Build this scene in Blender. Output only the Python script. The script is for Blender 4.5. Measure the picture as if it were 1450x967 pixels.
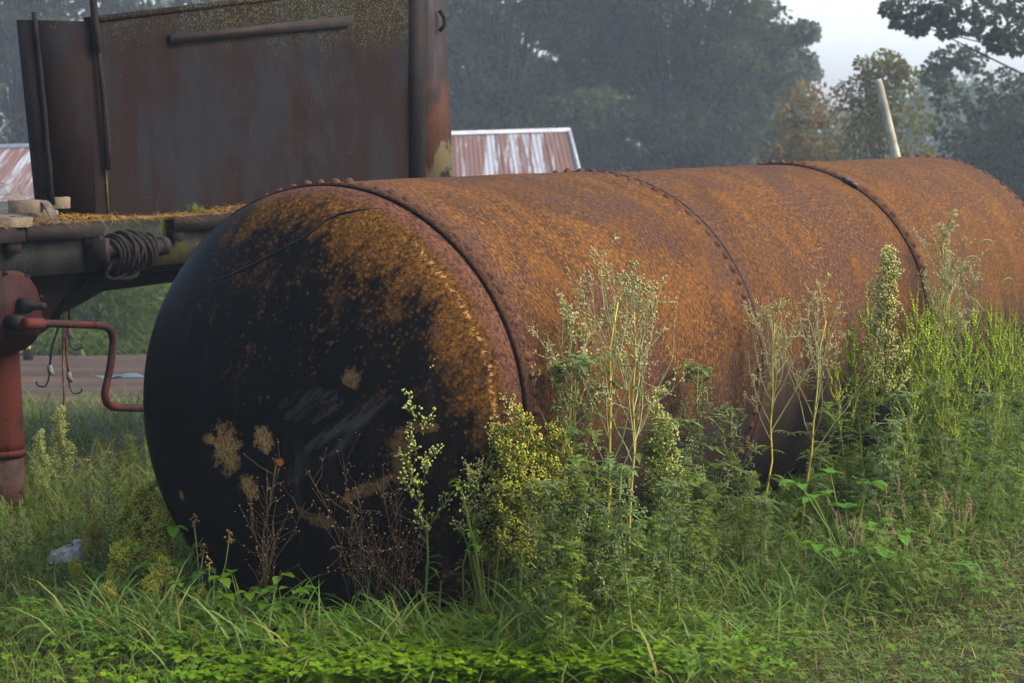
import bpy, math, random
import numpy as np
from mathutils import Vector, Matrix

for o in list(bpy.data.objects):
    bpy.data.objects.remove(o)
rng = np.random.default_rng(7)
random.seed(7)
SC = bpy.context.scene
COL = SC.collection
PI = math.pi

# ------------------------------------------------------------------ camera
F, PITCH, EYE = 2950.0, 0.1054, 1.70
IW, IH = 1450.0, 967.0
cd = bpy.data.cameras.new("camera")
cam = bpy.data.objects.new("camera", cd)
COL.objects.link(cam)
cam.location = (0, 0, EYE)
cam.rotation_euler = (PI / 2 - PITCH, 0, 0)
cd.sensor_width = 36.0
cd.lens = 36.0 * F / IW
cd.clip_start = 0.1
cd.clip_end = 2000
cd.dof.use_dof = True
cd.dof.focus_distance = 7.3
cd.dof.aperture_fstop = 8
SC.camera = cam

# ------------------------------------------------------------------ world, sun, exposure
SUN_AZ, SUN_EL = math.radians(100), math.radians(42)
w = bpy.data.worlds.new("World")
SC.world = w
w.use_nodes = True
nt = w.node_tree
sky = nt.nodes.new("ShaderNodeTexSky")
sky.sky_type = 'NISHITA'
sky.sun_disc = False
sky.sun_elevation = SUN_EL
sky.sun_rotation = SUN_AZ
sky.air_density = 0.8
sky.dust_density = 4.0
sky.ozone_density = 1.0
nt.links.new(sky.outputs[0], nt.nodes["Background"].inputs[0])
nt.nodes["Background"].inputs[1].default_value = 0.15
sl = bpy.data.lights.new("sun", 'SUN')
sl.energy = 1.0
sl.angle = math.radians(14)
sl.color = (1.0, 0.88, 0.70)
so = bpy.data.objects.new("sun", sl)
COL.objects.link(so)
sd = Vector((math.cos(SUN_EL) * math.sin(SUN_AZ), math.cos(SUN_EL) * math.cos(SUN_AZ), math.sin(SUN_EL)))
so.rotation_euler = (-sd).to_track_quat('-Z', 'Y').to_euler()
so.location = (10, -5, 12)
SC.view_settings.view_transform = 'Standard'
SC.view_settings.look = 'None'
SC.view_settings.gamma = 1
SC.view_settings.use_curve_mapping = False
SC.view_settings.exposure = 1.95
SC.render.engine = 'CYCLES'
SC.cycles.use_denoising = True
SC.cycles.max_bounces = 8
SC.cycles.diffuse_bounces = 3
SC.cycles.transmission_bounces = 4
SC.cycles.volume_bounces = 1
SC.cycles.use_adaptive_sampling = True
SC.cycles.adaptive_threshold = 0.01
HAZE_DENSITY = 0.0012

# ------------------------------------------------------------------ pixel helpers (a pixel gives a direction only)
def ray(px, py):
    x = (px - IW / 2) / F
    y = -(py - IH / 2) / F
    c, s = math.cos(PITCH), math.sin(PITCH)
    return np.array([x, c + y * s, y * c - s])
CAMP = np.array([0, 0, EYE])
def at_y(px, py, Y):
    d = ray(px, py)
    return CAMP + d * (Y / d[1])
def at_z(px, py, z):
    d = ray(px, py)
    return CAMP + d * ((z - EYE) / d[2])
def on_plane(px, py, n, c):
    d = ray(px, py)
    return CAMP + d * ((c - np.dot(n, CAMP)) / np.dot(n, d))
def project(p):
    x, y, z = p[0], p[1], p[2] - EYE
    c, s = math.cos(PITCH), math.sin(PITCH)
    d = y * c - z * s
    return 725 + F * x / d, 483.5 - F * (z * c + y * s) / d
def px_x(px, Y, z=0.0):
    """world x of image column px at distance Y and height z"""
    c, s = math.cos(PITCH), math.sin(PITCH)
    return (px - 725) / F * (Y * c - (z - EYE) * s)

def terrain(x, y):
    w_ = y - np.maximum(0, x) * 0.95 - 9.9
    soft = 0.5 * (w_ + np.sqrt(w_ * w_ + 1.5))
    z = -0.093 * soft
    z = np.maximum(z, -4.6) + .10
    z = z + 0.02 * np.sin(x * 1.7 + 0.6) * np.sin(y * 1.3 + 1.0) + 0.06 * np.sin(x * .21) * np.sin(y * .17) * np.clip((y - 12) / 10, 0, 1)
    return z
def ground_pt(px, py):
    d = ray(px, py)
    t = 4.0
    while t < 300:
        p = CAMP + d * t
        if p[2] <= terrain(p[0], p[1]):
            break
        t += 0.02 + t * 0.001
    return p

# ------------------------------------------------------------------ mesh helper
class MB:
    def __init__(s):
        s.V, s.T, s.Q, s.n = [], [], [], 0
    def add(s, v, tris=None, quads=None):
        v = np.asarray(v, float).reshape(-1, 3)
        if tris is not None and len(tris):
            s.T.append(np.asarray(tris, int).reshape(-1, 3) + s.n)
        if quads is not None and len(quads):
            s.Q.append(np.asarray(quads, int).reshape(-1, 4) + s.n)
        s.V.append(v)
        s.n += len(v)
        return s
    def box(s, lo, hi, M=None):
        (a, b, c), (d, e, f) = lo, hi
        v = np.array([[a, b, c], [d, b, c], [d, e, c], [a, e, c], [a, b, f], [d, b, f], [d, e, f], [a, e, f]], float)
        if M is not None:
            v = v @ np.asarray(M)[:3, :3].T + np.asarray(M)[:3, 3]
        return s.add(v, quads=[[0, 3, 2, 1], [4, 5, 6, 7], [0, 1, 5, 4], [1, 2, 6, 5], [2, 3, 7, 6], [3, 0, 4, 7]])
    def hexa(s, v):
        return s.add(v, quads=[[0, 3, 2, 1], [4, 5, 6, 7], [0, 1, 5, 4], [1, 2, 6, 5], [2, 3, 7, 6], [3, 0, 4, 7]])
    def prism(s, poly, off):
        poly = np.asarray(poly, float)
        n = len(poly)
        c0, c1 = poly.mean(0), poly.mean(0) + off
        v = np.vstack([poly, poly + off, c0[None], c1[None]])
        q = [[i, (i + 1) % n, n + (i + 1) % n, n + i] for i in range(n)]
        t = [[2 * n, (i + 1) % n, i] for i in range(n)] + [[2 * n + 1, n + i, n + (i + 1) % n] for i in range(n)]
        return s.add(v, t, q)
    def tube(s, pts, rad, sides=5, caps=True, closed=False):
        P = np.asarray(pts, float)
        n = len(P)
        r = np.full(n, rad, float) if np.isscalar(rad) else np.asarray(rad, float)
        T = np.gradient(P, axis=0) if not closed else (np.roll(P, -1, 0) - np.roll(P, 1, 0))
        T /= np.linalg.norm(T, axis=1)[:, None] + 1e-12
        ref = np.array([0, 0, 1.0]) if abs(T[0, 2]) < .9 else np.array([1.0, 0, 0])
        if closed:
            ref = np.cross(P[0] - P[n // 3], P[0] - P[2 * n // 3])
            ref /= np.linalg.norm(ref) + 1e-12
        U = np.cross(T, ref)
        U /= np.linalg.norm(U, axis=1)[:, None] + 1e-12
        if not closed:
            for i in range(1, n):
                u_ = U[i - 1] - T[i] * (U[i - 1] @ T[i])
                U[i] = u_ / (np.linalg.norm(u_) + 1e-12)
        W = np.cross(T, U)
        a = np.linspace(0, 2 * PI, sides, endpoint=False)
        v = P[:, None] + r[:, None, None] * (np.cos(a)[None, :, None] * U[:, None] + np.sin(a)[None, :, None] * W[:, None])
        v = v.reshape(-1, 3)
        q = []
        m = n if closed else n - 1
        for i in range(m):
            j = (i + 1) % n
            for k in range(sides):
                l = (k + 1) % sides
                q.append([i * sides + k, i * sides + l, j * sides + l, j * sides + k])
        t = []
        if caps and not closed:
            v = np.vstack([v, P[:1], P[-1:]])
            e = n * sides
            for k in range(sides):
                l = (k + 1) % sides
                t.append([e, l, k])
                t.append([e + 1, (n - 1) * sides + k, (n - 1) * sides + l])
        return s.add(v, t, q)
    def lathe(s, prof, seg=24, M=None, closed_prof=False):
        """profile of (radius, height) about z"""
        prof = np.asarray(prof, float)
        a = np.linspace(0, 2 * PI, seg, endpoint=False)
        v = np.stack([prof[:, None, 0] * np.cos(a), prof[:, None, 0] * np.sin(a), np.repeat(prof[:, 1:2], seg, 1)], -1).reshape(-1, 3)
        if M is not None:
            v = v @ np.asarray(M)[:3, :3].T + np.asarray(M)[:3, 3]
        n = len(prof)
        q = []
        for i in range(n if closed_prof else n - 1):
            j = (i + 1) % n
            for k in range(seg):
                l = (k + 1) % seg
                q.append([i * seg + k, i * seg + l, j * seg + l, j * seg + k])
        return s.add(v, quads=q)
    def leaves(s, P, D, S, L, W, segs=2, droop=0.0, fold=0.25, prof=None, curl=0.0):
        """batch of folded leaves: base P, direction D, side S, length L, half width W"""
        P, D, S = (np.asarray(x, float).reshape(-1, 3) for x in (P, D, S))
        n = len(P)
        L = np.broadcast_to(np.asarray(L, float), (n,))
        W = np.broadcast_to(np.asarray(W, float), (n,))
        droop = np.broadcast_to(np.asarray(droop, float), (n,))
        D = D / (np.linalg.norm(D, axis=1)[:, None] + 1e-9)
        S = S - (S * D).sum(1)[:, None] * D
        S = S / (np.linalg.norm(S, axis=1)[:, None] + 1e-9)
        N = np.cross(S, D)
        N *= np.where(N[:, 2:3] < 0, -1, 1)
        t = np.linspace(0, 1, segs + 1)
        wt = np.array([prof(x) for x in t]) if prof else np.sin(PI * (0.12 + 0.88 * t)) ** .8
        wt = np.maximum(wt, 0.03)
        c = P[:, None] + D[:, None] * (L[:, None] * t)[..., None] + np.array([0, 0, -1.0]) * ((droop * L)[:, None] * t ** 2)[..., None]
        off = S[:, None] * (W[:, None] * wt)[..., None]
        up = N[:, None] * (W[:, None] * wt * fold)[..., None]
        v = np.stack([c - off + up, c, c + off + up], 2).reshape(-1, 3)
        k = 3 * (segs + 1)
        base = []
        for i in range(segs):
            base += [[3 * i, 3 * i + 1, 3 * i + 4, 3 * i + 3], [3 * i + 1, 3 * i + 2, 3 * i + 5, 3 * i + 4]]
        q = (np.arange(n) * k)[:, None, None] + np.array(base)[None]
        return s.add(v, quads=q.reshape(-1, 4))
    def diamonds(s, P, D, S, L, W):
        n = len(P)
        D = D / (np.linalg.norm(D, axis=1)[:, None] + 1e-9)
        S = S - (S * D).sum(1)[:, None] * D
        S = S / (np.linalg.norm(S, axis=1)[:, None] + 1e-9)
        m = P + D * (L * .55)[:, None]
        v = np.stack([P, m + S * W[:, None], P + D * L[:, None], m - S * W[:, None]], 1).reshape(-1, 3)
        return s.add(v, quads=np.arange(4 * n).reshape(n, 4))
    def blades(s, P, D, S, L, W, segs=4, droop=.4):
        P, D, S = (np.asarray(x, float).reshape(-1, 3) for x in (P, D, S))
        n = len(P)
        L = np.broadcast_to(np.asarray(L, float), (n,))
        W = np.broadcast_to(np.asarray(W, float), (n,))
        droop = np.broadcast_to(np.asarray(droop, float), (n,))
        D = D / np.linalg.norm(D, axis=1)[:, None]
        H = D * np.array([1, 1, 0.])
        H = H / (np.linalg.norm(H, axis=1)[:, None] + 1e-9)
        t = np.linspace(0, 1, segs + 1)
        wt = np.array([.7, 1, .9, .65, .06]) if segs == 4 else np.linspace(1, .05, segs + 1)
        c = P[:, None] + D[:, None] * (L[:, None] * t)[..., None] + H[:, None] * ((droop * L * .55)[:, None] * t ** 2)[..., None] \
            + np.array([0, 0, -1.0]) * ((droop * L)[:, None] * t ** 2.4)[..., None]
        off = S[:, None] * (W[:, None] * wt)[..., None]
        v = np.stack([c - off, c + off], 2).reshape(-1, 3)
        k = 2 * (segs + 1)
        base = [[2 * i, 2 * i + 1, 2 * i + 3, 2 * i + 2] for i in range(segs)]
        q = (np.arange(n) * k)[:, None, None] + np.array(base)[None]
        return s.add(v, quads=q.reshape(-1, 4))
    def beads(s, P, r, A=None, el=1.0):
        P = np.asarray(P, float).reshape(-1, 3)
        n = len(P)
        r = np.broadcast_to(np.asarray(r, float), (n,))
        A = np.tile([0, 0, 1.0], (n, 1)) if A is None else np.asarray(A, float).reshape(-1, 3)
        A = A / (np.linalg.norm(A, axis=1)[:, None] + 1e-9)
        B = np.cross(A, np.array([.31, .71, .23]))
        B /= np.linalg.norm(B, axis=1)[:, None] + 1e-9
        C = np.cross(A, B)
        R = r[:, None]
        v = np.stack([P + A * R * el, P - A * R * el, P + B * R, P + C * R, P - B * R, P - C * R], 1).reshape(-1, 3)
        b = np.array([[0, 2, 3], [0, 3, 4], [0, 4, 5], [0, 5, 2], [1, 3, 2], [1, 4, 3], [1, 5, 4], [1, 2, 5]])
        return s.add(v, tris=((np.arange(n) * 6)[:, None, None] + b[None]).reshape(-1, 3))
    def mesh(s, name, mat=None, smooth=False, uv=None):
        me = bpy.data.meshes.new(name)
        V = np.vstack(s.V) if s.V else np.zeros((0, 3))
        T = np.vstack(s.T) if s.T else np.zeros((0, 3), int)
        Q = np.vstack(s.Q) if s.Q else np.zeros((0, 4), int)
        me.vertices.add(len(V))
        me.vertices.foreach_set("co", V.astype(np.float32).ravel())
        nl = T.size + Q.size
        me.loops.add(nl)
        me.loops.foreach_set("vertex_index", np.concatenate([T.ravel(), Q.ravel()]).astype(np.int32))
        npoly = len(T) + len(Q)
        me.polygons.add(npoly)
        starts = np.concatenate([np.arange(len(T)) * 3, T.size + np.arange(len(Q)) * 4]).astype(np.int32)
        me.polygons.foreach_set("loop_start", starts)
        if smooth:
            me.polygons.foreach_set("use_smooth", np.ones(npoly, bool))
        me.update(calc_edges=True)
        me.validate()
        if mat is not None:
            me.materials.append(mat)
        return me
    def obj(s, name, mat, parent=None, smooth=False):
        return link(name, s.mesh(name, mat, smooth), parent)

def smooth_path(P, m=5):
    P = np.asarray(P, float)
    Q = np.vstack([2 * P[0] - P[1], P, 2 * P[-1] - P[-2]])
    out = []
    for i in range(1, len(Q) - 2):
        for t in np.linspace(0, 1, m, endpoint=False):
            a, b, c, d = Q[i - 1], Q[i], Q[i + 1], Q[i + 2]
            out.append(.5 * (2 * b + (c - a) * t + (2 * a - 5 * b + 4 * c - d) * t * t + (3 * b - a - 3 * c + d) * t ** 3))
    return np.array(out + [P[-1]])
def link(name, data, parent=None):
    o = bpy.data.objects.new(name, data)
    COL.objects.link(o)
    if parent is not None:
        o.parent = parent
    return o
def tag(o, label=None, cat=None, group=None, kind=None):
    if label: o["label"] = label
    if cat: o["category"] = cat
    if group: o["group"] = group
    if kind: o["kind"] = kind
    return o
def empty(name, loc=(0, 0, 0), rz=0.0):
    o = link(name, None)
    o.location = [float(c) for c in loc]
    o.rotation_euler = (0, 0, rz)
    o.empty_display_size = .1
    return o
def copy_tree(o, parent=None):
    c = o.copy()
    COL.objects.link(c)
    c.parent = parent
    for ch in o.children:
        copy_tree(ch, c)
    return c

# ------------------------------------------------------------------ material helper
class NT:
    def __init__(s, name):
        s.m = bpy.data.materials.new(name)
        s.m.use_nodes = True
        s.t = s.m.node_tree
        s.b = s.t.nodes["Principled BSDF"]
        s.out = s.t.nodes["Material Output"]
    def n(s, typ, ins=None, **kw):
        nd = s.t.nodes.new("ShaderNode" + typ)
        for k, v in kw.items():
            setattr(nd, k, v)
        for k, v in (ins or {}).items():
            s.set(nd.inputs[k], v)
        return nd
    def set(s, sock, v):
        if isinstance(v, bpy.types.NodeSocket):
            s.t.links.new(v, sock)
        else:
            if sock.type == 'RGBA' and len(v) == 3:
                v = (*v, 1)
            sock.default_value = v
    def coord(s, kind="Object"):
        return s.n("TexCoord").outputs[kind]
    def mapping(s, vec, scale=(1, 1, 1), loc=(0, 0, 0), rot=(0, 0, 0)):
        return s.n("Mapping", {"Vector": vec, "Scale": scale, "Location": loc, "Rotation": rot}).outputs[0]
    def noise(s, vec, scale, detail=4, rough=.6, dist=0.0):
        return s.n("TexNoise", {"Vector": vec, "Scale": scale, "Detail": detail, "Roughness": rough, "Distortion": dist}).outputs["Fac"]
    def voro(s, vec, scale, feature='F1', out="Distance"):
        return s.n("TexVoronoi", {"Vector": vec, "Scale": scale}, feature=feature).outputs[out]
    def math(s, op, a, b=0.0, c=0.0, clamp=False):
        nd = s.n("Math", operation=op, use_clamp=clamp)
        s.set(nd.inputs[0], a); s.set(nd.inputs[1], b); s.set(nd.inputs[2], c)
        return nd.outputs[0]
    def ramp(s, fac, lo, hi):
        """smooth 0..1 between lo and hi"""
        return s.n("MapRange", {"Value": fac, "From Min": lo, "From Max": hi}, interpolation_type='SMOOTHSTEP').outputs[0]
    def mix(s, fac, a, b, blend='MIX'):
        nd = s.n("Mix", data_type='RGBA', blend_type=blend)
        s.set(nd.inputs[0], fac); s.set(nd.inputs[6], a); s.set(nd.inputs[7], b)
        return nd.outputs[2]
    def bump(s, h, strength=.3, dist=.01, prev=None):
        nd = s.n("Bump", {"Height": h, "Strength": strength, "Distance": dist})
        if prev is not None: s.set(nd.inputs["Normal"], prev)
        return nd.outputs[0]
    def fin(s, col, rough=.8, bump=None, spec=.12, metal=0.0):
        s.set(s.b.inputs["Base Color"], col)
        s.set(s.b.inputs["Roughness"], rough)
        s.b.inputs["Specular IOR Level"].default_value = spec
        s.b.inputs["Metallic"].default_value = metal
        if bump is not None: s.set(s.b.inputs["Normal"], bump)
        return s.m

def leafmat(name, c1, c2, c3=None, trans=.35, rough=.55, spec=.18, patchy=0.0):
    t = NT(name)
    r = t.n("NewGeometry").outputs["Random Per Island"]
    col = t.mix(r, c1, c2)
    if c3 is not None:
        r2 = t.math('FRACT', t.math('MULTIPLY', r, 17.31))
        col = t.mix(t.ramp(r2, .78, .9), col, c3)
    if patchy:
        pn = t.noise(t.coord(), patchy, 3, .6)
        col = t.mix(t.ramp(pn, .36, .64), tuple(.55 * x for x in c1), t.mix(.5, col, tuple(min(1, 1.5 * x) for x in c2)))
    ob = t.n("ObjectInfo").outputs["Random"]
    hs = t.n("HueSaturation", {"Color": col, "Saturation": 1.12, "Value": t.math('ADD', t.math('MULTIPLY', ob, .4), .62), "Hue": t.math('ADD', .485, t.math('MULTIPLY', ob, .03))})
    col = hs.outputs[0]
    m = t.fin(col, rough, spec=spec)
    tr = t.n("BsdfTranslucent", {"Color": t.mix(.5, col, (.13, .17, .015))})
    mx = t.n("MixShader")
    mx.inputs[0].default_value = trans
    t.t.links.new(t.b.outputs[0], mx.inputs[1])
    t.t.links.new(tr.outputs[0], mx.inputs[2])
    t.t.links.new(mx.outputs[0], t.out.inputs[0])
    return m
def plain(name, c, rough=.7, var=.25, scale=8, bump=.1, spec=.12, c2=None):
    t = NT(name)
    o = t.coord()
    n = t.noise(o, scale, 5, .65)
    c2 = c2 or tuple(x * (1 - var * 1.6) for x in c)
    col = t.mix(t.ramp(n, .35, .65), c, c2)
    return t.fin(col, rough, t.bump(t.noise(o, scale * 6, 3), bump, .01), spec)

# ================================================================== SETTING
def mat_ground():
    t = NT("soil_and_thatch")
    o = t.coord()
    a = t.noise(o, 3, 6, .65)
    b = t.noise(o, 40, 4, .7)
    col = t.mix(t.ramp(a, .4, .62), (.016, .018, .007), (.028, .022, .011))
    col = t.mix(t.ramp(b, .5, .75), col, (.05, .042, .02))
    return t.fin(col, .95, t.bump(b, .6, .03))
def mat_road():
    t = NT("packed_dirt")
    o = t.coord()
    a = t.noise(t.mapping(o, (.25, 1.2, 1)), 1.2, 6, .7)
    b = t.noise(o, 14, 5, .7)
    col = t.mix(t.ramp(a, .38, .62), (.095, .062, .040), (.036, .025, .018))
    col = t.mix(t.ramp(b, .55, .72), col, (.13, .098, .070))
    col = t.mix(t.ramp(t.noise(o, 55, 4, .7), .58, .66), col, (.03, .025, .02))
    return t.fin(col, .95, t.bump(b, 1.0, .12))
def sheet(name, xs, ys, mat, lift=0.0):
    X, Y = np.meshgrid(xs, ys)
    Z = terrain(X, Y) + lift
    if lift:
        Z[0] -= .25; Z[1] -= .04
    v = np.stack([X, Y, Z], -1).reshape(-1, 3)
    nx, ny = len(xs), len(ys)
    i = (np.arange(ny - 1)[:, None] * nx + np.arange(nx - 1)[None]).ravel()
    mb = MB().add(v, quads=np.stack([i, i + 1, i + nx + 1, i + nx], 1))
    return mb.obj(name, mat, smooth=True)
gx = np.unique(np.concatenate([np.linspace(-320, -20, 20), np.linspace(-20, 20, 121), np.linspace(20, 320, 20)]))
gy = np.unique(np.concatenate([np.linspace(-40, 2, 8), np.linspace(2, 60, 140), np.linspace(60, 420, 24)]))
tag(sheet("ground", gx, gy, mat_ground()), kind="structure")
tag(sheet("dirt_road", np.linspace(-22, 6, 60), np.linspace(14.2, 47, 70), mat_road(), .02), kind="structure")

# ================================================================== TANK
R, TAZ = 0.75, 0.5325
TC = np.array([-0.5943, 6.7183, 0.7543])
SEAM = [0.0, 1.769, 3.6661, 5.7075]
HD = 0.3086
TA = np.array([math.sin(TAZ), math.cos(TAZ), 0.0])      # along the tank, away from the camera
TN = np.array([-math.cos(TAZ), math.sin(TAZ), 0.0])     # across, towards the trailer
def head_hit(px, py, r=R - .011):
    d = ray(px, py)
    o = CAMP - TC
    M = np.array([TA, TN, [0, 0, 1.0]])
    o, d = M @ o, M @ d
    k = np.array([1 / HD, 1 / r, 1 / r])
    a, b = o * k, d * k
    A, B, C = b @ b, a @ b, a @ a - 1
    D = B * B - A * C
    if D < 0:
        return None
    tt = (-B - math.sqrt(D)) / A
    return o + d * tt

def mat_shell():
    t = NT("rusted_shell_steel")
    uv = t.coord("UV")                                  # metres along, metres around
    ob = t.n("ObjectInfo").outputs["Random"]
    sep = t.n("SeparateXYZ", {"Vector": uv})
    u, v = sep.outputs[0], sep.outputs[1]
    big = t.noise(uv, 1.3, 5, .6, .3)
    mid = t.noise(t.mapping(uv, (1.0, .55, 1)), 8, 6, .7, .4)
    fine = t.noise(t.mapping(uv, (1, .7, 1)), 75, 3, .6)
    grit = t.noise(t.mapping(uv, (1, .8, 1)), 190, 3, .7)
    pits = t.voro(t.mapping(uv, (1, .72, 1)), 58)
    g = t.math('ADD', t.math('MULTIPLY', fine, .6), t.math('MULTIPLY', grit, .4))
    col = t.mix(t.ramp(t.math('ADD', t.math('MULTIPLY', mid, .35), t.math('MULTIPLY', g, .65)), .42, .58), (.032, .015, .006), (.092, .039, .008))
    purple = t.ramp(t.math('ADD', t.noise(uv, 1.9, 5, .62, .7), t.math('MULTIPLY', t.math('SUBTRACT', ob, .5), .10)), .50, .60)
    col = t.mix(t.math('MULTIPLY', purple, .85), col, t.mix(t.ramp(g, .42, .58), (.026, .0135, .0085), (.062, .029, .017)))
    col = t.mix(t.math('MULTIPLY', t.ramp(g, .52, .62), t.ramp(big, .36, .58)), col, (.165, .074, .014))
    col = t.mix(t.math('MULTIPLY', t.ramp(g, .46, .39), .75), col, (.022, .012, .009))
    pm = t.math('MULTIPLY', t.ramp(pits, .24, .10), t.ramp(t.noise(uv, 5, 4, .6), .46, .58))
    col = t.mix(t.math('MULTIPLY', pm, .85), col, (.016, .010, .009))
    st = t.noise(t.mapping(uv, (10, 2.4, 1), rot=(0, 0, .12)), 1.0, 6, .75, .4)
    gate = t.ramp(t.noise(uv, .9, 4, .6, .3), .42, .58)
    col = t.mix(t.math('MULTIPLY', t.math('MULTIPLY', t.ramp(st, .55, .64), gate), .6), col, (.024, .020, .018))
    run = t.noise(t.mapping(uv, (22, .7, 1)), 1.0, 5, .7)
    col = t.mix(t.math('MULTIPLY', t.ramp(run, .56, .66), .45), col, (.055, .030, .018))
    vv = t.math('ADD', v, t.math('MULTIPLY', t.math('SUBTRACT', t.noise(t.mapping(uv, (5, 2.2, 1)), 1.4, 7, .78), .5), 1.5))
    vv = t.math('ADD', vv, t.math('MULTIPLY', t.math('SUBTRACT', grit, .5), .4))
    col = t.mix(t.math('MULTIPLY', t.ramp(vv, .16, -.26), .95), col, (.014, .012, .011))  # black paint remains low down, with underside shading painted in too
    nzb = t.math('SUBTRACT', t.noise(uv, 12, 5, .7), .5)
    for s_, lo, hi in ((0.0, .02, .17), (SEAM[1] + .02, .0, .10), (SEAM[2], .0, .09), (SEAM[3], .0, .1)):
        dd = t.math('ABSOLUTE', t.math('SUBTRACT', u, s_))
        dd = t.math('ADD', dd, t.math('MULTIPLY', nzb, .30))
        col = t.mix(t.math('MULTIPLY', t.ramp(dd, hi, lo), .85), col, t.mix(t.ramp(g, .42, .58), (.024, .014, .010), (.076, .034, .018)))
    h = t.math('ADD', t.math('MULTIPLY', g, 1.2), t.math('MULTIPLY', t.ramp(pits, .0, .30), .35))
    nb = t.bump(h, .9, .010)
    nb = t.bump(big, .3, .05, nb)
    return t.fin(col, t.math('ADD', .68, t.math('MULTIPLY', g, .3)), nb, .05)

def mat_head():
    t = NT("tarred_head_steel")
    o = t.coord()
    sep = t.n("SeparateXYZ", {"Vector": o})
    y, z = sep.outputs[1], sep.outputs[2]
    yz = t.n("CombineXYZ", {"X": t.math('MULTIPLY', y, -1.0), "Y": z, "Z": 0.0}).outputs[0]      # x: towards the open side
    x = t.math('MULTIPLY', y, -1.0)
    rr = t.n("VectorMath", {0: yz}, operation='LENGTH').outputs["Value"]
    n1 = t.noise(t.mapping(t.mapping(yz, rot=(0, 0, .5)), (1, .5, 1)), 9, 7, .72, .35)
    n2 = t.noise(o, 55, 4, .7)
    n3 = t.noise(t.mapping(t.mapping(yz, rot=(0, 0, .5)), (1, .42, 1)), 26, 5, .75)
    rings = t.voro(o, 46)
    lean = t.math('ADD', t.math('MULTIPLY', x, .55), t.math('MULTIPLY', z, .80))
    rim = t.ramp(rr, .50, .72)
    upr = t.ramp(t.math('ADD', x, t.math('MULTIPLY', z, .9)), -.05, .45)
    e = t.math('ADD', lean, t.math('MULTIPLY', t.math('MULTIPLY', rim, upr), .34))
    e = t.math('SUBTRACT', e, .10)
    e = t.math('ADD', e, t.math('MULTIPLY', t.math('SUBTRACT', t.noise(t.mapping(t.mapping(yz, rot=(0, 0, .5)), (1, .7, 1)), 4.2, 4, .6, .5), .5), 1.5))
    e = t.math('ADD', e, t.math('MULTIPLY', t.math('SUBTRACT', n1, .5), 2.1))
    e = t.math('ADD', e, t.math('MULTIPLY', t.math('SUBTRACT', n3, .5), 1.1))
    e = t.math('ADD', e, t.math('MULTIPLY', t.math('SUBTRACT', t.ramp(rings, .05, .45), .5), -.16))
    cell = t.n("TexVoronoi", {"Vector": t.n("VectorMath", {0: o, 1: t.n("VectorMath", {0: t.n("TexNoise", {"Vector": o, "Scale": 40.0}).outputs["Color"], 1: (.012, .012, .012)}, operation='MULTIPLY').outputs[0]}, operation='ADD').outputs[0], "Scale": 62.0})
    crand = t.n("SeparateColor", {0: cell.outputs["Color"]}).outputs[0]
    dense = t.ramp(e, -.25, .75)
    spot = t.math('MULTIPLY', t.ramp(t.math('SUBTRACT', dense, crand), -.03, .10), t.ramp(cell.outputs["Distance"], .50, .30))
    rust = t.math('MAXIMUM', t.math('MULTIPLY', t.ramp(e, .20, .75), .92), t.math('MULTIPLY', t.math('MULTIPLY', spot, t.ramp(e, -.15, .3)), .6))
    ring = t.math('MULTIPLY', t.ramp(rings, .12, .2), t.ramp(rings, .34, .24))
    rc = t.mix(t.ramp(t.noise(o, 90, 4, .75), .36, .62), (.020, .010, .004), (.085, .038, .008))
    rc = t.mix(t.math('MULTIPLY', t.ramp(n2, .56, .68), .8), rc, (.15, .070, .012))
    rc = t.mix(t.math('MULTIPLY', ring, .55), rc, (.16, .075, .013))
    purple = t.ramp(t.noise(yz, 4.5, 5, .65), .58, .66)
    rc = t.mix(purple, rc, t.mix(n2, (.045, .02, .012), (.085, .04, .022)))
    tar = t.mix(n2, (.0018, .0018, .0019), (.0042, .0040, .0038))
    tar = t.mix(t.math('MULTIPLY', t.ramp(n3, .6, .75), .5), tar, (.016, .013, .008))
    col = t.mix(rust, tar, rc)
    # reddish rim band on the open side
    band = t.math('MULTIPLY', t.ramp(t.math('ADD', rr, t.math('MULTIPLY', t.math('SUBTRACT', n1, .5), .06)), .705, .722), t.ramp(t.math('ADD', x, t.math('MULTIPLY', z, .55)), .12, .34))
    col = t.mix(t.math('MULTIPLY', band, .9), col, t.mix(t.ramp(t.noise(o, 75, 4, .8), .40, .60), (.022, .012, .010), (.085, .038, .022)))
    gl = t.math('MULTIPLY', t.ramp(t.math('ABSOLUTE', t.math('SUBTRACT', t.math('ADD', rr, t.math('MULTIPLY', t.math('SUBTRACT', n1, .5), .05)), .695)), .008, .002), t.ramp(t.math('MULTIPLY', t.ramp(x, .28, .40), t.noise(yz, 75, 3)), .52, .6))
    col = t.mix(gl, col, (.22, .12, .04))  # golden rim glints painted into the colour on the open side
    # flaked patches where the tar has come away down to ochre rust: (px, py, half width px, half height px, strength, tilt)
    edge = t.noise(yz, 24, 6, .75)
    edge2 = t.noise(t.mapping(yz, (1, .6, 1)), 85, 4, .8)
    def patch(px, py, hw, hh, rot=0.0, k=1.0):
        c = head_hit(px, py)
        sx = hw / 2950 * 6.7 * 1.25
        sz = hh / 2950 * 6.7
        m = t.mapping(t.n("VectorMath", {0: yz, 1: (-c[1], c[2], 0)}, operation='SUBTRACT').outputs[0], (1, 1, 1), rot=(0, 0, rot))
        m = t.n("VectorMath", {0: m, 1: (1 / sx, 1 / sz, 1)}, operation='MULTIPLY').outputs[0]
        L = t.n("VectorMath", {0: m}, operation='LENGTH').outputs["Value"]
        L = t.math('ADD', L, t.math('MULTIPLY', t.math('SUBTRACT', edge, .5), 3.2 * k))
        L = t.math('ADD', L, t.math('MULTIPLY', t.math('SUBTRACT', edge2, .5), 2.4 * k))
        return t.ramp(L, 1.0, .95)
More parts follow.
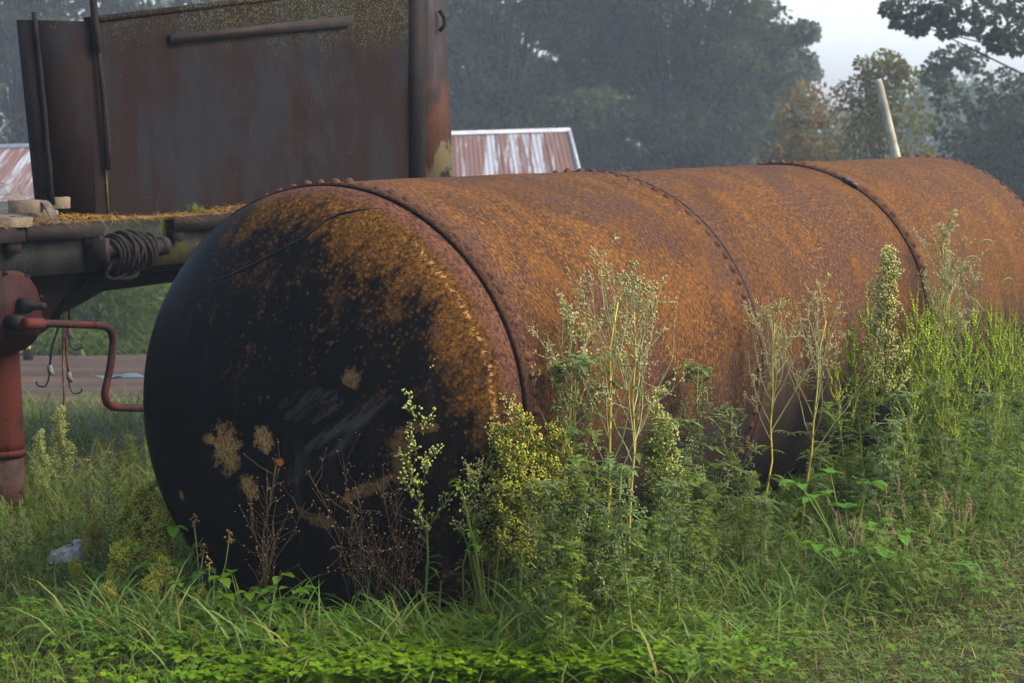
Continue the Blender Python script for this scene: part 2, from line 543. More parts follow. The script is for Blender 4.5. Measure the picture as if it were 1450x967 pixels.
    acc = None
    for a in ((320, 635, 20, 34, .1), (373, 622, 13, 17, 0), (298, 622, 12, 8, 0), (352, 690, 13, 18, 0), (257, 700, 5, 9, 0),
              (450, 735, 24, 10, .35), (498, 535, 10, 14, .4), (525, 690, 42, 9, -.45), (568, 640, 12, 32, 0), (600, 605, 14, 8, 0)):
        p = patch(*a)
        if a[0] > 440: p = t.math('MULTIPLY', p, .45)
        acc = p if acc is None else t.math('MAXIMUM', acc, p)
    oc = t.mix(t.ramp(edge2, .4, .62), (.08, .043, .015), (.26, .150, .050))
    col = t.mix(acc, col, oc)
    # scraped grey smears
    sm = t.noise(t.mapping(t.mapping(yz, rot=(0, 0, -.68)), (1, 6, 1)), 5, 5, .7)
    for (px, py, hw, hh, rot) in ((438, 575, 40, 24, -.2), (470, 625, 80, 20, -.68), (500, 600, 50, 16, -.68)):
        p = patch(px, py, hw, hh, rot, .35)
        col = t.mix(t.math('MULTIPLY', t.math('MULTIPLY', p, t.ramp(sm, .42, .62)), .75), col, (.030, .027, .024))
    p = patch(397, 654, 6, 5)
    col = t.mix(p, col, (.3, .09, .015))
    # faint scratches and runs
    dust = t.math('MULTIPLY', t.ramp(t.noise(t.mapping(yz, (16, 1.6, 1)), 1, 6, .75), .5, .72), t.ramp(t.noise(yz, 3, 4, .6), .42, .6))
    col = t.mix(t.math('MULTIPLY', dust, t.math('SUBTRACT', .4, t.math('MULTIPLY', rust, .35))), col, (.035, .026, .016))
    scr = t.noise(t.mapping(yz, (60, 2.2, 1), rot=(0, 0, .05)), 1, 4, .6)
    col = t.mix(t.math('MULTIPLY', t.ramp(scr, .70, .76), .35), col, (.06, .048, .028))
    rough = t.math('ADD', .55, t.math('MULTIPLY', t.math('MAXIMUM', rust, acc), .35))
    h = t.math('ADD', t.math('MULTIPLY', n2, .5), t.math('MULTIPLY', t.math('MAXIMUM', rust, acc), -.25))
    return t.fin(col, rough, t.bump(h, .45, .006), .035)

def mat_rivet():
    t = NT("rusted_rivet")
    o = t.coord()
    n = t.noise(o, 90, 4, .7)
    col = t.mix(t.ramp(n, .35, .65), (.030, .015, .010), (.080, .035, .016))
    hs = t.n("HueSaturation", {"Color": col, "Value": t.math('ADD', .7, t.math('MULTIPLY', t.n("ObjectInfo").outputs["Random"], .6))})
    return t.fin(hs.outputs[0], .8, t.bump(n, .6, .006))

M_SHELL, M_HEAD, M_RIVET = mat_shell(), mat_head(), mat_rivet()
tank = empty("riveted_tank", (TC[0], TC[1], 0), PI / 2 - TAZ)
tag(tank, "huge rusty riveted steel cylinder tank with black tarred domed end, lying in the weeds", "tank")
AZ0 = TC[2]
def dent(s, ph, r):
    return r + .0022 * np.sin(3 * ph + 1.1 * s) + .0018 * np.sin(5 * ph - 2.3 * s + 1) + .0012 * np.sin(9 * s + 2 * ph)
def course(s0, s1, r, lips, name):
    ns, na = max(4, int((s1 - s0) / .08)), 144
    s = np.linspace(s0, s1, ns + 1)
    ph = np.linspace(-PI, PI, na + 1)
    S, P = np.meshgrid(s, ph)
    rr = dent(S, P, r)
    rings = [(S, P, rr)]
    V = np.stack([S, -rr * np.cos(P), rr * np.sin(P)], -1)
    # lips turning inwards at both ends give the plate its thickness
    th = .012
    V = np.concatenate([V[:, :1] * np.array([1, 1 - th / r, 1 - th / r]), V, V[:, -1:] * np.array([1, 1 - th / r, 1 - th / r])], 1)
    ns2 = ns + 3
    me = bpy.data.meshes.new(name)
    vid = np.arange((na + 1) * ns2).reshape(na + 1, ns2)
    q = np.stack([vid[:-1, :-1], vid[:-1, 1:], vid[1:, 1:], vid[1:, :-1]], -1).reshape(-1, 4)[:, ::-1]
    mb = MB().add(V.reshape(-1, 3), quads=q)
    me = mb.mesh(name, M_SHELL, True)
    uvl = me.uv_layers.new(name="around")
    Sx = np.concatenate([S[:, :1], S, S[:, -1:]], 1)
    Px = np.concatenate([P[:, :1], P, P[:, -1:]], 1) * R
    UV = np.stack([Sx, Px], -1).reshape(-1, 2)
    li = np.empty(len(me.loops), np.int32)
    me.loops.foreach_get("vertex_index", li)
    uvl.data.foreach_set("uv", UV[li].astype(np.float32).ravel())
    for e in me.edges:
        pass
    o = link(name, me, tank)
    o.location = (0, 0, AZ0)
    return o
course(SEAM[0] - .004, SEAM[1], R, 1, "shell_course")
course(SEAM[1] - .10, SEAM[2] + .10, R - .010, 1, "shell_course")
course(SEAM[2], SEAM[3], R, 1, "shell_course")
def head(name, s0, sgn):
    r0 = R - .013
    na, nr = 128, 30
    ph = np.linspace(-PI, PI, na, endpoint=False)
    rows = [(s0 - sgn * .10, r0), (s0 - sgn * .02, r0)]
    for k in range(nr + 1):
        a = k / nr * PI / 2
        rows.append((s0 + sgn * HD * math.sin(a), max(r0 * math.cos(a), .0015)))
    V = []
    for (s, r) in rows:
        wob = 1 + .0035 * np.sin(2 * ph + .6) * (r < r0 * .99) + .002 * np.sin(5 * ph + s * 9)
        V.append(np.stack([np.full(na, s), -r * wob * np.cos(ph), r * wob * np.sin(ph)], -1))
    V = np.array(V)
    n = len(rows)
    vid = np.arange(n * na).reshape(n, na)
    q = np.stack([vid[:-1], np.roll(vid, -1, 1)[:-1], np.roll(vid, -1, 1)[1:], vid[1:]], -1).reshape(-1, 4)
    if sgn > 0: q = q[:, ::-1]
    o = MB().add(V.reshape(-1, 3), quads=q).obj(name, M_HEAD, tank, True)
    o.location = (0, 0, AZ0)
    return o
hd = head("domed_head", 0.0, -1)
hd["label"] = "black tarred domed end with ochre rust patches"
head("domed_head", SEAM[3], 1)
# crease running over the head
cp = [head_hit(*p) for p in ((283, 412), (300, 398), (330, 388), (352, 378), (378, 364), (402, 352), (428, 338), (446, 324), (462, 311), (480, 303), (510, 297), (545, 294))]
cp = np.array(cp)
nn = cp * np.array([1 / HD ** 2, 1 / R ** 2, 1 / R ** 2])
nn /= np.linalg.norm(nn, axis=1)[:, None]
ts = np.linspace(0, len(cp) - 1, 70)
fp = np.stack([np.interp(ts, range(len(cp)), cp[:, k]) for k in range(3)], 1) - np.stack([np.interp(ts, range(len(cp)), nn[:, k]) for k in range(3)], 1) * .0005
fp += rng.normal(0, .0008, fp.shape)
rad = .0042 * np.minimum(1, np.minimum(np.arange(70) / 12 + .15, (69 - np.arange(70)) / 12 + .15)) * rng.uniform(.8, 1.25, 70)
o = MB().tube(fp, rad, 6).obj("weld_crease", plain("crease_black", (.009, .008, .007), .6, .4, 40, .4), tank, True)
o.location = (0, 0, AZ0)
# rivets
def rivet_mesh():
    mb = MB().lathe([(.0165, -.004), (.0155, .003), (.0110, .0095), (.005, .0135), (.0005, .0142)], 9)
    return mb.mesh("rivet", M_RIVET, True)
RV = rivet_mesh()
rest = MB()
rv_v = np.array([v.co[:] for v in RV.vertices])
rv_q = [list(p.vertices) for p in RV.polygons]
for (s, ph0, jit) in ((SEAM[0] + .042, 0.0, .0), (SEAM[1] - .040, .3, .0), (SEAM[2] + .040, .1, .0), (SEAM[3] - .042, .5, .0)):
    nr = 84
    for k in range(nr):
        ph = -PI + 2 * PI * (k + ph0) / nr
        Rr = dent(s, ph, R)
        ax = Vector((0, -math.cos(ph), math.sin(ph)))
        loc = Vector((s + random.uniform(-.003, .003), -Rr * math.cos(ph), Rr * math.sin(ph)))
        quat = ax.to_track_quat('Z', 'X')
        sc = random.uniform(.85, 1.12)
        if -.75 < ph < 2.35:
            if random.random() < .015: continue
            o = link("rivet", RV, tank)
            o.location = loc + Vector((0, 0, AZ0))
            o.rotation_mode = 'QUATERNION'
            o.rotation_quaternion = quat
            o.scale = (sc, sc, sc * random.uniform(.8, 1.1))
        else:
            M = np.array(quat.to_matrix())
            rest.add(rv_v @ M.T * sc + np.array(loc), quads=rv_q)
o = rest.obj("rivet_row", M_RIVET, tank, True)
o.location = (0, 0, AZ0)
o["kind"] = "stuff"
M_LAP = plain("lap_shade", (.017, .0095, .007), .8, .4, 40, .5)
for s_, r_, q_ in ((SEAM[0] - .003, R - .008, .0045), (SEAM[1] + .006, R - .006, .010), (SEAM[2] - .002, R - .007, .004)):  # dark rings added along the laps to stand in for the seam shadow
    P = [(s_, -dent(s_, a, r_) * math.cos(a), dent(s_, a, r_) * math.sin(a)) for a in np.linspace(0, 2 * PI, 120, endpoint=False)]
    o = MB().tube(P, q_, 6, closed=True).obj("lap_shade_ring", M_LAP, tank, True)
    o.location = (0, 0, AZ0)
# a torn strip of seam on the third joint
t0 = []
for k, ph in enumerate(np.linspace(1.02, 1.14, 9)):
    t0.append((SEAM[2] - .012 + .006 * math.sin(k * 2.1), -(R + .006) * math.cos(ph), (R + .006) * math.sin(ph)))
o = MB().tube(t0, [.006, .012, .009, .014, .010, .015, .011, .009, .004], 5).obj("torn_lip", plain("bare_steel", (.10, .09, .09), .5, .4, 30, .5), tank)
o.location = (0, 0, AZ0)

# ================================================================== FLATBED TRAILER
NV = np.array([-math.cos(TAZ), math.sin(TAZ), 0])       # trailer is parked parallel to the tank
LEG0 = ground_pt(8, 732)
CT = float(NV @ LEG0) - .02                              # plane of the trailer's side
DECK = float(on_plane(0, 321.5, NV, CT)[2])
def tl(px, py=300, off=0.0):
    """distance along the trailer of image column px on the side plane (off: deeper in)"""
    return float(TA @ on_plane(px, py, NV, CT + off))
def tp(t, off, z):
    return TA * t + NV * (CT + off) + np.array([0, 0, z])
trailer = empty("flatbed_trailer", tp(tl(0), .9, 0), PI / 2 - TAZ)
tag(trailer, "old flatbed trailer with mossy steel side beam, standing on a red landing leg", "trailer")
T0 = tl(0)
# local frame: x along (away), y deeper in, origin at (T0, .9)
def L(t, off, z):
    return np.array([t - T0, off - .9, z])
def mat_beam():
    t = NT("mossy_grey_steel")
    o = t.coord()
    n = t.noise(t.mapping(o, (1.2, 1, .35)), 5, 6, .7)
    n2 = t.noise(o, 45, 4, .7)
    col = t.mix(t.ramp(n, .38, .62), (.019, .022, .020), (.0095, .0125, .0095))
    col = t.mix(t.ramp(t.noise(t.mapping(o, (3, 1, .5)), 2, 5, .7), .52, .66), col, (.03, .024, .018))
    moss = t.ramp(t.math('ADD', t.noise(t.mapping(o, (1, 1, .6)), 3.0, 6, .75), t.math('MULTIPLY', n2, .25)), .66, .76)
    col = t.mix(moss, col, (.030, .032, .006))
    sp = t.ramp(t.voro(o, 85), .13, .07)
    col = t.mix(t.math('MULTIPLY', sp, t.ramp(t.noise(o, 6, 3), .52, .6)), col, (.25, .27, .12))
    return t.fin(col, .8, t.bump(n2, .4, .008))
def mat_panel():
    t = NT("rusted_painted_panel")
    o = t.coord()
    a = t.noise(t.mapping(o, (1, 1, .45)), 2.6, 7, .68, .25)
    b = t.noise(t.mapping(o, (1, 1, .6)), 14, 6, .75)
    f = t.noise(o, 70, 4, .7)
    grey = t.mix(f, (.0046, .0048, .0060), (.0102, .0106, .0130))
    rust = t.mix(b, (.0036, .0020, .0018), (.0110, .0044, .0036))
    col = t.mix(t.ramp(t.math('ADD', t.math('MULTIPLY', a, .75), t.math('MULTIPLY', b, .3)), .48, .60), rust, grey)
    wav = t.n("TexWave", {"Vector": t.mapping(o, (.25, .25, 1)), "Scale": 5.0, "Distortion": 3.0, "Detail": 3.0}).outputs["Fac"]
    col = t.mix(t.math('MULTIPLY', t.math('MULTIPLY', t.ramp(wav, .9, .98), t.ramp(t.noise(o, 1.4, 3), .5, .62)), .35), col, (.012, .007, .006))
    sep = t.n("SeparateXYZ", {"Vector": o})
    up = t.math('ADD', sep.outputs[2], t.math('MULTIPLY', t.math('SUBTRACT', t.noise(t.mapping(o, (2, 1, .7)), 2.5, 6, .75), .5), .7))
    vz = t.voro(o, 85)
    lich = t.math('MULTIPLY', t.ramp(up, .70, .95), t.ramp(vz, .40, .28))
    col = t.mix(t.math('MULTIPLY', lich, .8), col, (.060, .066, .014))
    sp = t.ramp(t.voro(o, 48), .11, .06)
    col = t.mix(t.math('MULTIPLY', sp, t.ramp(t.noise(o, 3.2, 3), .50, .6)), col, (.10, .105, .07))
    return t.fin(col, .75, t.bump(t.math('ADD', b, f), .3, .008), .06)
def mat_redpaint(name, red, dark, thr=.56):
    t = NT(name)
    o = t.coord()
    a = t.noise(t.mapping(o, (1, 1, .6)), 6, 6, .72)
    f = t.noise(o, 60, 4, .7)
    col = t.mix(t.ramp(t.math('ADD', a, t.math('MULTIPLY', f, .25)), thr + .06, thr + .12), red, dark)
    col = t.mix(t.math('MULTIPLY', t.ramp(t.noise(t.mapping(o, (6, 6, 1)), 3, 6, .75), .56, .66), .8), col, tuple(c * .28 for c in dark))
    col = t.mix(t.math('MULTIPLY', t.ramp(f, .6, .75), .5), col, tuple(c * .5 for c in dark))
    return t.fin(col, .62, t.bump(f, .3, .006), .06)
M_BEAM, M_PANEL = mat_beam(), mat_panel()
M_RED = mat_redpaint("worn_red_paint", (.044, .0105, .006), (.020, .009, .006))
M_DKRED = mat_redpaint("dark_red_paint", (.055, .013, .009), (.022, .012, .010), .5)
M_RAIL = plain("rusty_rail", (.017, .012, .0115), .75, .3, 9, .3)
M_BLACK = plain("greasy_black_steel", (.006, .0055, .0055), .7, .3, 12, .3)
TE = T0 + 5.2
zb = DECK - .213
# side beam: a channel with top and bottom flange
mb = MB()
mb.box(L(T0 - 2.5, 0.0, zb), L(TE, .012, DECK + .0))
mb.box(L(T0 - 2.5, .0125, zb + .001), L(TE, .10, zb + .013))
mb.obj("side_beam", M_BEAM, trailer)
MB().box(L(T0 - 2.5, 1.9, zb), L(TE, 1.912, DECK - .02)).obj("side_beam", M_BEAM, trailer)
# deck planks across the trailer
mwood = plain("grey_deck_wood", (.12, .10, .075), .9, .35, 6, .5)
pk = MB().box((0, -.887, 0), (.1415, .985, .038)).mesh("deck_plank", mwood)
t = T0 - 2.5
while t < TE - .14:
    o = link("deck_plank", pk, trailer)
    o.location = (t - T0, 0, DECK - .036 + random.uniform(-.001, .001))
    t += .143
# rub rails and stake pockets
tr = [(T0 - 1.6, tl(22, 335)), (tl(24, 335), tl(134, 335)), (tl(234, 325), TE)]
for a, b in tr:
    MB().box(L(a, -.055, DECK - .062), L(b, -.042, DECK - .003)).box(L(a, -.0415, DECK - .016), L(b, -.001, DECK - .004)).obj("rub_rail", M_RAIL, trailer)
for px in (-60, 11, 123, 243, 420):
    t = tl(px, 335)
    o = MB().box((-.035, -.04, -.062), (.035, 0, 0)).box((-.028, -.036, -.068), (.028, -.004, -.0625)).obj("stake_pocket", M_RAIL, trailer)
    o.location = L(t, -.001, DECK - .045)
# frame rails and cross members below
for off in (.42, 1.42):
    poly = [L(T0 - 2.5, off, zb + .02), L(T0 - 2.5, off, zb - .32), L(tl(35, 480, off), off, zb - .30), L(tl(62, 470, off), off, zb - .255), L(tl(112, 410, off), off, zb - .075), L(TE, off, zb - .075), L(TE, off, zb + .02)]
    MB().prism(poly, np.array([0, .02, 0])).obj("frame_rail", M_BLACK, trailer)
    pl = np.array(poly[1:6])
    mb = MB()
    for i in range(4):
        a, b = pl[i], pl[i + 1]
        mb.hexa([a + (0, -.05, -.012), b + (0, -.05, -.012), b + (0, .07, -.012), a + (0, .07, -.012), a + (0, -.05, -.001), b + (0, -.05, -.001), b + (0, .07, -.001), a + (0, .07, -.001)])
    mb.obj("frame_flange", M_BLACK, trailer)
for k in range(9):
    o = MB().box((-.03, -.88, -.10), (.03, .98, 0)).obj("cross_member", M_BLACK, trailer)
    o.location = (-2.2 + k * .85, 0, zb + .125)
# landing legs
def leg(off):
    t = tl(-1, 600, .10)
    c = L(t, off, 0)
    zt = DECK - .24
    z1 = float(on_plane(20, 645, NV, CT)[2])
    M = np.eye(4); M[:3, 3] = c
    lg = MB().lathe([(.085, z1 + .05), (.105, z1), (.100, z1 - .002), (.092, z1 + .03)][::-1] + [], 4).mesh if False else None
    o = MB()
    r0, r1 = .080, .102
    for (za, zc, ra, rb) in ((z1, zt, r1, r0),):
        o.tube([c + (0, 0, za), c + (0, 0, za + .05), c + (0, 0, (za + zc) / 2), c + (0, 0, zc)], [ra, ra * .99, (ra + rb) / 2, rb], 40)
    MB().tube([c + (0, 0, z1 - .012), c + (0, 0, z1 + .018)], r1 * 1.02, 40).obj('collar', M_RED, trailer)
    lo = o.obj("landing_leg", M_RED, trailer)
    p = MB().tube([c + (0, 0, .03), c + (0, 0, z1 - .013)], .097, 36).obj("inner_tube", plain("brown_steel", (.036, .018, .013), .7, .4, 12, .3), lo)
    MB().box(c + (-.16, -.14, -.03), c + (.16, .14, .0295)).obj("foot_plate", plain("foot_steel", (.06, .032, .022), .8, .4, 12, .3), lo)
    return lo, c
leg(.10)
leg(1.78)
# gearbox housing and crank
gc = on_plane(18, 442, NV, CT - .05)
gt, gz = float(TA @ gc), gc[2]
gb = []
for a in np.linspace(0, 2 * PI, 40, endpoint=False):
    e = np.array([math.cos(a), math.sin(a)])
    gb.append(e)
pxr = 8.9 / 2950
def gpoly(sx, sz):
    P = []
    for a in np.linspace(0, 2 * PI, 36, endpoint=False):
        x = sx * math.copysign(abs(math.cos(a)) ** .75, math.cos(a))
        zz = sz * math.copysign(abs(math.sin(a)) ** .8, math.sin(a))
        P.append(L(gt + x * (1 - .12 * math.sin(a)), -.06, gz + zz))
    return np.array(P)
k = 1 / .5
gm = MB().prism(gpoly(.155, .150), np.array([0, .12, 0]))
g = gm.obj("gearbox", mat_redpaint("gearbox_red", (.021, .0058, .0045), (.010, .005, .0045)), trailer)
MB().prism(gpoly(.178, .168) + (0, .03, 0), np.array([0, .018, 0])).obj("flange", mat_redpaint("flange_red", (.027, .009, .007), (.014, .008, .007)), g)
for k in range(9):
    a_ = k / 9 * 2 * PI + .3
    b0 = L(gt + .185 * math.cos(a_), -.032, gz + .162 * math.sin(a_))
    MB().tube([b0, b0 + (0, -.012, 0)], .011, 6).obj("bolt", M_BLACK, g)
sh = on_plane(42, 433, NV, CT - .11)
shl = L(float(TA @ sh), -.06, sh[2])
MB().tube([shl, shl + (0, -.05, 0), shl + (0, -.055, 0), shl + (0, -.13, 0)], [.032, .03, .016, .016], 12).obj("shaft_stub", M_BLACK, g)
cr0 = on_plane(30, 458, NV, CT - .13)
c0 = L(float(TA @ cr0), -.06, cr0[2])
MB().tube([c0, c0 + (0, -.075, 0)], .034, 12).obj("shaft_boss", M_BLACK, g)
crk = []
YC = CT - .15
for p in ((34, 459), (60, 458), (100, 459), (138, 460.5), (152, 464), (158, 472), (160, 486), (156, 520), (149, 552), (149, 563), (153, 572), (162, 576.5), (180, 577.5), (208, 578)):
    q = on_plane(p[0], p[1], NV, YC)
    crk.append(L(float(TA @ q), -.15, q[2]))
o = MB().tube(smooth_path(crk), .0165, 14).obj("crank_handle", mat_redpaint("faded_red_paint", (.044, .0105, .009), (.022, .010, .009), .5), trailer, True)
a = np.array(crk[0]); b = np.array(crk[1])
MB().tube([a, a + (b - a) * .5, b, b + (b - a) * .02], [.026, .026, .024, .014], 8).obj("clevis", M_DKRED, o)
# bracket strut from gearbox to frame
MB().prism([L(tl(60, 470, .3), .28, zb - .25), L(tl(20, 470, .3), .28, zb - .30), L(tl(-20, 400, .3), .28, zb), L(tl(112, 410, .3), .28, zb)], np.array([0, .015, 0])).obj("gusset", M_DKRED, trailer)

# straw and needles along the deck edge
n = 6500
tt = rng.uniform(T0 - 1.2, TE - .2, n)
oo = rng.normal(.035, .04, n)
P = np.array([tp(a, b - .01, DECK + .004) for a, b in zip(tt, oo)]) + np.stack([np.zeros(n), np.zeros(n), rng.uniform(0, .03, n) * (np.sin(tt * 5) * .5 + .6)], 1)
a = rng.uniform(0, 2 * PI, n)
D = np.stack([np.cos(a), np.sin(a), rng.normal(0, .18, n)], 1)
S = np.stack([-np.sin(a), np.cos(a), np.zeros(n)], 1)
o = MB().blades(P, D, S, rng.uniform(.03, .12, n), .0022, 2, .1).obj("straw_litter", leafmat("straw", (.30, .17, .06), (.20, .11, .04), (.40, .27, .12), .1))
tag(o, "tan straw and needles littered along the trailer deck edge", "straw", kind="stuff")
# grass tuft rooted on the deck
q = on_plane(277, 303, NV, CT + .02)
n = 90
a = rng.uniform(0, 2 * PI, n)
D = np.stack([np.cos(a) * .5, np.sin(a) * .5, np.ones(n)], 1)
S = np.stack([-np.sin(a), np.cos(a), np.zeros(n)], 1)
P = np.array([q[0], q[1], DECK + .02]) + rng.normal(0, .025, (n, 3)) * (1, 1, 0)
o = MB().blades(P, D, S, rng.uniform(.02, .07, n), .0014, 3, .3).obj("grass_tuft", leafmat("deck_grass", (.10, .13, .03), (.16, .16, .05), None, .3))
tag(o, "small pale grass tuft growing in straw on the trailer deck", "grass tuft", kind="stuff")

# ================================================================== STEEL BOX ON THE TRAILER
PO = .065
box = empty("steel_bulkhead", tp(tl(136, 310, PO), PO, DECK + .021), PI / 2 - TAZ)
tag(box, "tall dark rusty sheet steel bulkhead with lichened top standing on the flatbed", "bulkhead")
BT = tl(136, 310, PO)
def B(t, off, z):
    return np.array([t - BT, off - PO, z - DECK - .021])
def bz(px, py, off=PO):
    q = on_plane(px, py, NV, CT + off)
    return float(TA @ q), float(q[2])
t1, _ = bz(580, 240)
zt0 = bz(136, 27)[1]
tA, zA = bz(347, 0)
slope = (zA - zt0) / (tA - BT)
zt1 = zt0 + slope * (t1 - BT)
z0 = DECK + .004
def slab(t0, t1, off, za, zb_, zc, zd, th):
    return [B(t0, off, za), B(t1, off, zb_), B(t1, off + th, zb_), B(t0, off + th, za), B(t0, off, zd), B(t1, off, zc), B(t1, off + th, zc), B(t0, off + th, zd)]
# front sheet, gently buckled
nx, nz = 60, 24
X, Z = np.meshgrid(np.linspace(0, 1, nx), np.linspace(0, 1, nz))
V = []
for z_, x_ in zip(Z.ravel(), X.ravel()):
    tt_ = BT + (t1 - BT) * x_
    zz = z0 + (zt0 + (zt1 - zt0) * x_ - z0) * z_
    bk = .006 * math.sin(x_ * 7 + z_ * 3) * math.sin(z_ * PI) + .005 * math.sin(z_ * 23 + math.sin(x_ * 9)) * math.exp(-((x_ - .62) / .13) ** 2) * math.sin(z_ * PI)
    V.append(B(tt_, PO + bk, zz))
V = np.array(V)
V2 = V + (0, .004, 0)
i = (np.arange(nz - 1)[:, None] * nx + np.arange(nx - 1)[None]).ravel()
q = np.stack([i, i + 1, i + nx + 1, i + nx], 1)
MB().add(V, quads=q).add(V2, quads=q[:, ::-1]).obj("front_sheet", M_PANEL, box, True)
MB().hexa(slab(BT, t1, PO - .004, zt0 - .02, zt1 - .02, zt1 + .008, zt0 + .008, .05)).obj("top_rim", M_PANEL, box)
# bar across
ta, za = bz(236, 62); tb, zb2 = bz(494, 36)
ta2, za2 = bz(236, 50); tb2, zb3 = bz(494, 22)
o = MB().hexa([B(ta, PO - .028, za), B(tb, PO - .028, zb2), B(tb, PO - .008, zb2 + .004), B(ta, PO - .008, za + .004), B(ta, PO - .028, za2), B(tb, PO - .028, zb3), B(tb, PO - .008, zb3), B(ta, PO - .008, za2)]).obj("cross_bar", plain("bar_rust", (.016, .0105, .0095), .75, .3, 10, .3), box)
# short wing sheet turning back from the corner, and its leaning edge post
wdl = np.array([-.80, .60, 0]); wdl /= np.linalg.norm(wdl)
WD = TA * wdl[0] + NV * wdl[1]
WN = np.array([-WD[1], WD[0], 0])
WC = float(WN @ tp(BT - .004, PO, 0))
def wing(px, py, z=None, shift=0.0):
    q = on_plane(px, py, WN, WC + shift)
    return B(float(TA @ q), float(NV @ q) - CT, float(q[2]) if z is None else z)
ztl = zt0 - .01
P = [B(BT - .004, PO, z0), wing(73, 305, z0), wing(50, 28, ztl), B(BT - .004, PO, ztl)]
MB().prism(P, np.array([.004, .004, 0])).obj("wing_sheet", M_PANEL, box)
M_POST = plain("post_rust", (.009, .0062, .0058), .8, .35, 9, .4)
a0, a1, a2, a3 = wing(62, 305, z0 - .015, .02), wing(76, 305, z0 - .015, .02), wing(52, 30, ztl + .0, .02), wing(33, 30, ztl + .0, .02)
if np.dot(a0 - B(BT, PO + .5, z0), a0 - B(BT, PO + .5, z0)) < 0: pass
k_ = np.array([0, .04, 0])
MB().hexa([a0, a1, a1 + k_, a0 + k_, a3, a2, a2 + k_, a3 + k_]).obj("edge_post", M_POST, box)
a0, a1 = wing(75, 290, None, .028), wing(49, 17, None, .028)
ep = [a0 + (a1 - a0) * f + (random.uniform(-.004, .004), 0, 0) for f in np.linspace(0, 1, 11)]
MB().tube(ep, .011, 6).obj("hinge_strip", M_POST, box)
# corner rod with a jog
rp = [B(bz(127, 0)[0], PO - .02, bz(127, 0)[1] - .0), B(bz(130, 40)[0], PO - .02, bz(130, 40)[1]), B(bz(133, 74)[0], PO - .02, bz(133, 74)[1])]
MB().tube(rp, .016, 8).obj("corner_rod", M_POST, box)
rp = [B(bz(134, 74)[0], PO - .02, bz(134, 72)[1]), B(bz(140, 130)[0], PO - .022, bz(140, 130)[1]), B(bz(146, 200)[0], PO - .02, bz(146, 200)[1]), B(bz(148, 240)[0], PO - .02, bz(148, 240)[1])]
MB().tube(rp, [.011, .012, .016, .016], 8).obj("corner_rod", M_POST, box)
MB().tube([B(bz(149, 242)[0], PO - .004, bz(149, 242)[1]), B(bz(153, 305)[0], PO - .004, z0)], .005, 5).obj("moss_seam", plain("moss", (.09, .09, .02), .95, .4, 40, .6), box)
# end post: angle iron plus a flared scabby face
def mat_scab():
    t = NT("peeling_orange_post")
    o = t.coord()
    a = t.noise(t.mapping(o, (1, 1, .6)), 5, 6, .75, .5)
    f = t.noise(o, 40, 5, .75)
    sep = t.n("SeparateXYZ", {"Vector": o})
    zz = t.math('ADD', sep.outputs[2], t.math('MULTIPLY', t.math('SUBTRACT', a, .5), .9))
    col = t.mix(f, (.010, .007, .0065), (.019, .013, .011))
    col = t.mix(t.math('MULTIPLY', t.ramp(t.math('ABSOLUTE', t.math('SUBTRACT', zz, .38)), .26, .18), t.ramp(a, .40, .50)), col, t.mix(f, (.035, .013, .008), (.07, .028, .014)))
    col = t.mix(t.ramp(t.math('ABSOLUTE', t.math('SUBTRACT', zz, .15)), .10, .05), col, (.11, .095, .045))
    col = t.mix(t.ramp(t.noise(t.mapping(o, (2.5, 2.5, .5)), 3, 5, .7), .55, .6), col, (.018, .020, .026))
    return t.fin(col, .75, t.bump(a, .7, .015))
M_SCAB = mat_scab()
t2a, _ = bz(600, 120); t3t, _ = bz(627, 20); t3b, _ = bz(641, 245)
MB().hexa([B(t1 + .002, PO - .03, z0), B(bz(596, 240)[0], PO - .03, z0), B(bz(596, 240)[0], PO + .03, z0), B(t1 + .002, PO + .03, z0),
           B(t1 + .01, PO - .03, zt1 + .15), B(bz(600, 5)[0], PO - .03, zt1 + .15), B(bz(600, 5)[0], PO + .03, zt1 + .15), B(t1 + .01, PO + .03, zt1 + .15)]).obj("corner_angle", M_POST, box)
a0, a1 = bz(597, 240)[0] + .002, bz(601, 5)[0] + .002
MB().hexa([B(a0, PO - .012, z0), B(t3b, PO - .012, z0), B(t3b, PO + .16, z0), B(a0, PO + .16, z0), B(a1, PO - .012, zt1 + .15), B(t3t - .02, PO - .012, zt1 + .15), B(t3t - .02, PO + .16, zt1 + .15), B(a1, PO + .16, zt1 + .15)]).obj("end_post", M_SCAB, box)
# braces behind the sheet
for f in (.2, .5, .8):
    tt_ = BT + (t1 - BT) * f
    MB().box(B(tt_ - .03, PO + .03, z0), B(tt_ + .03, PO + .09, zt0 - .05)).obj("rear_brace", M_POST, box)
# a bolt eye on the end post
q = bz(620, 28, PO - .02)
MB().tube([B(q[0], PO - .03, q[1] + .05), B(q[0] + .02, PO - .05, q[1] + .01), B(q[0] + .02, PO - .05, q[1] - .03), B(q[0], PO - .03, q[1] - .06)], .012, 6).obj("hook_eye", M_BLACK, box)

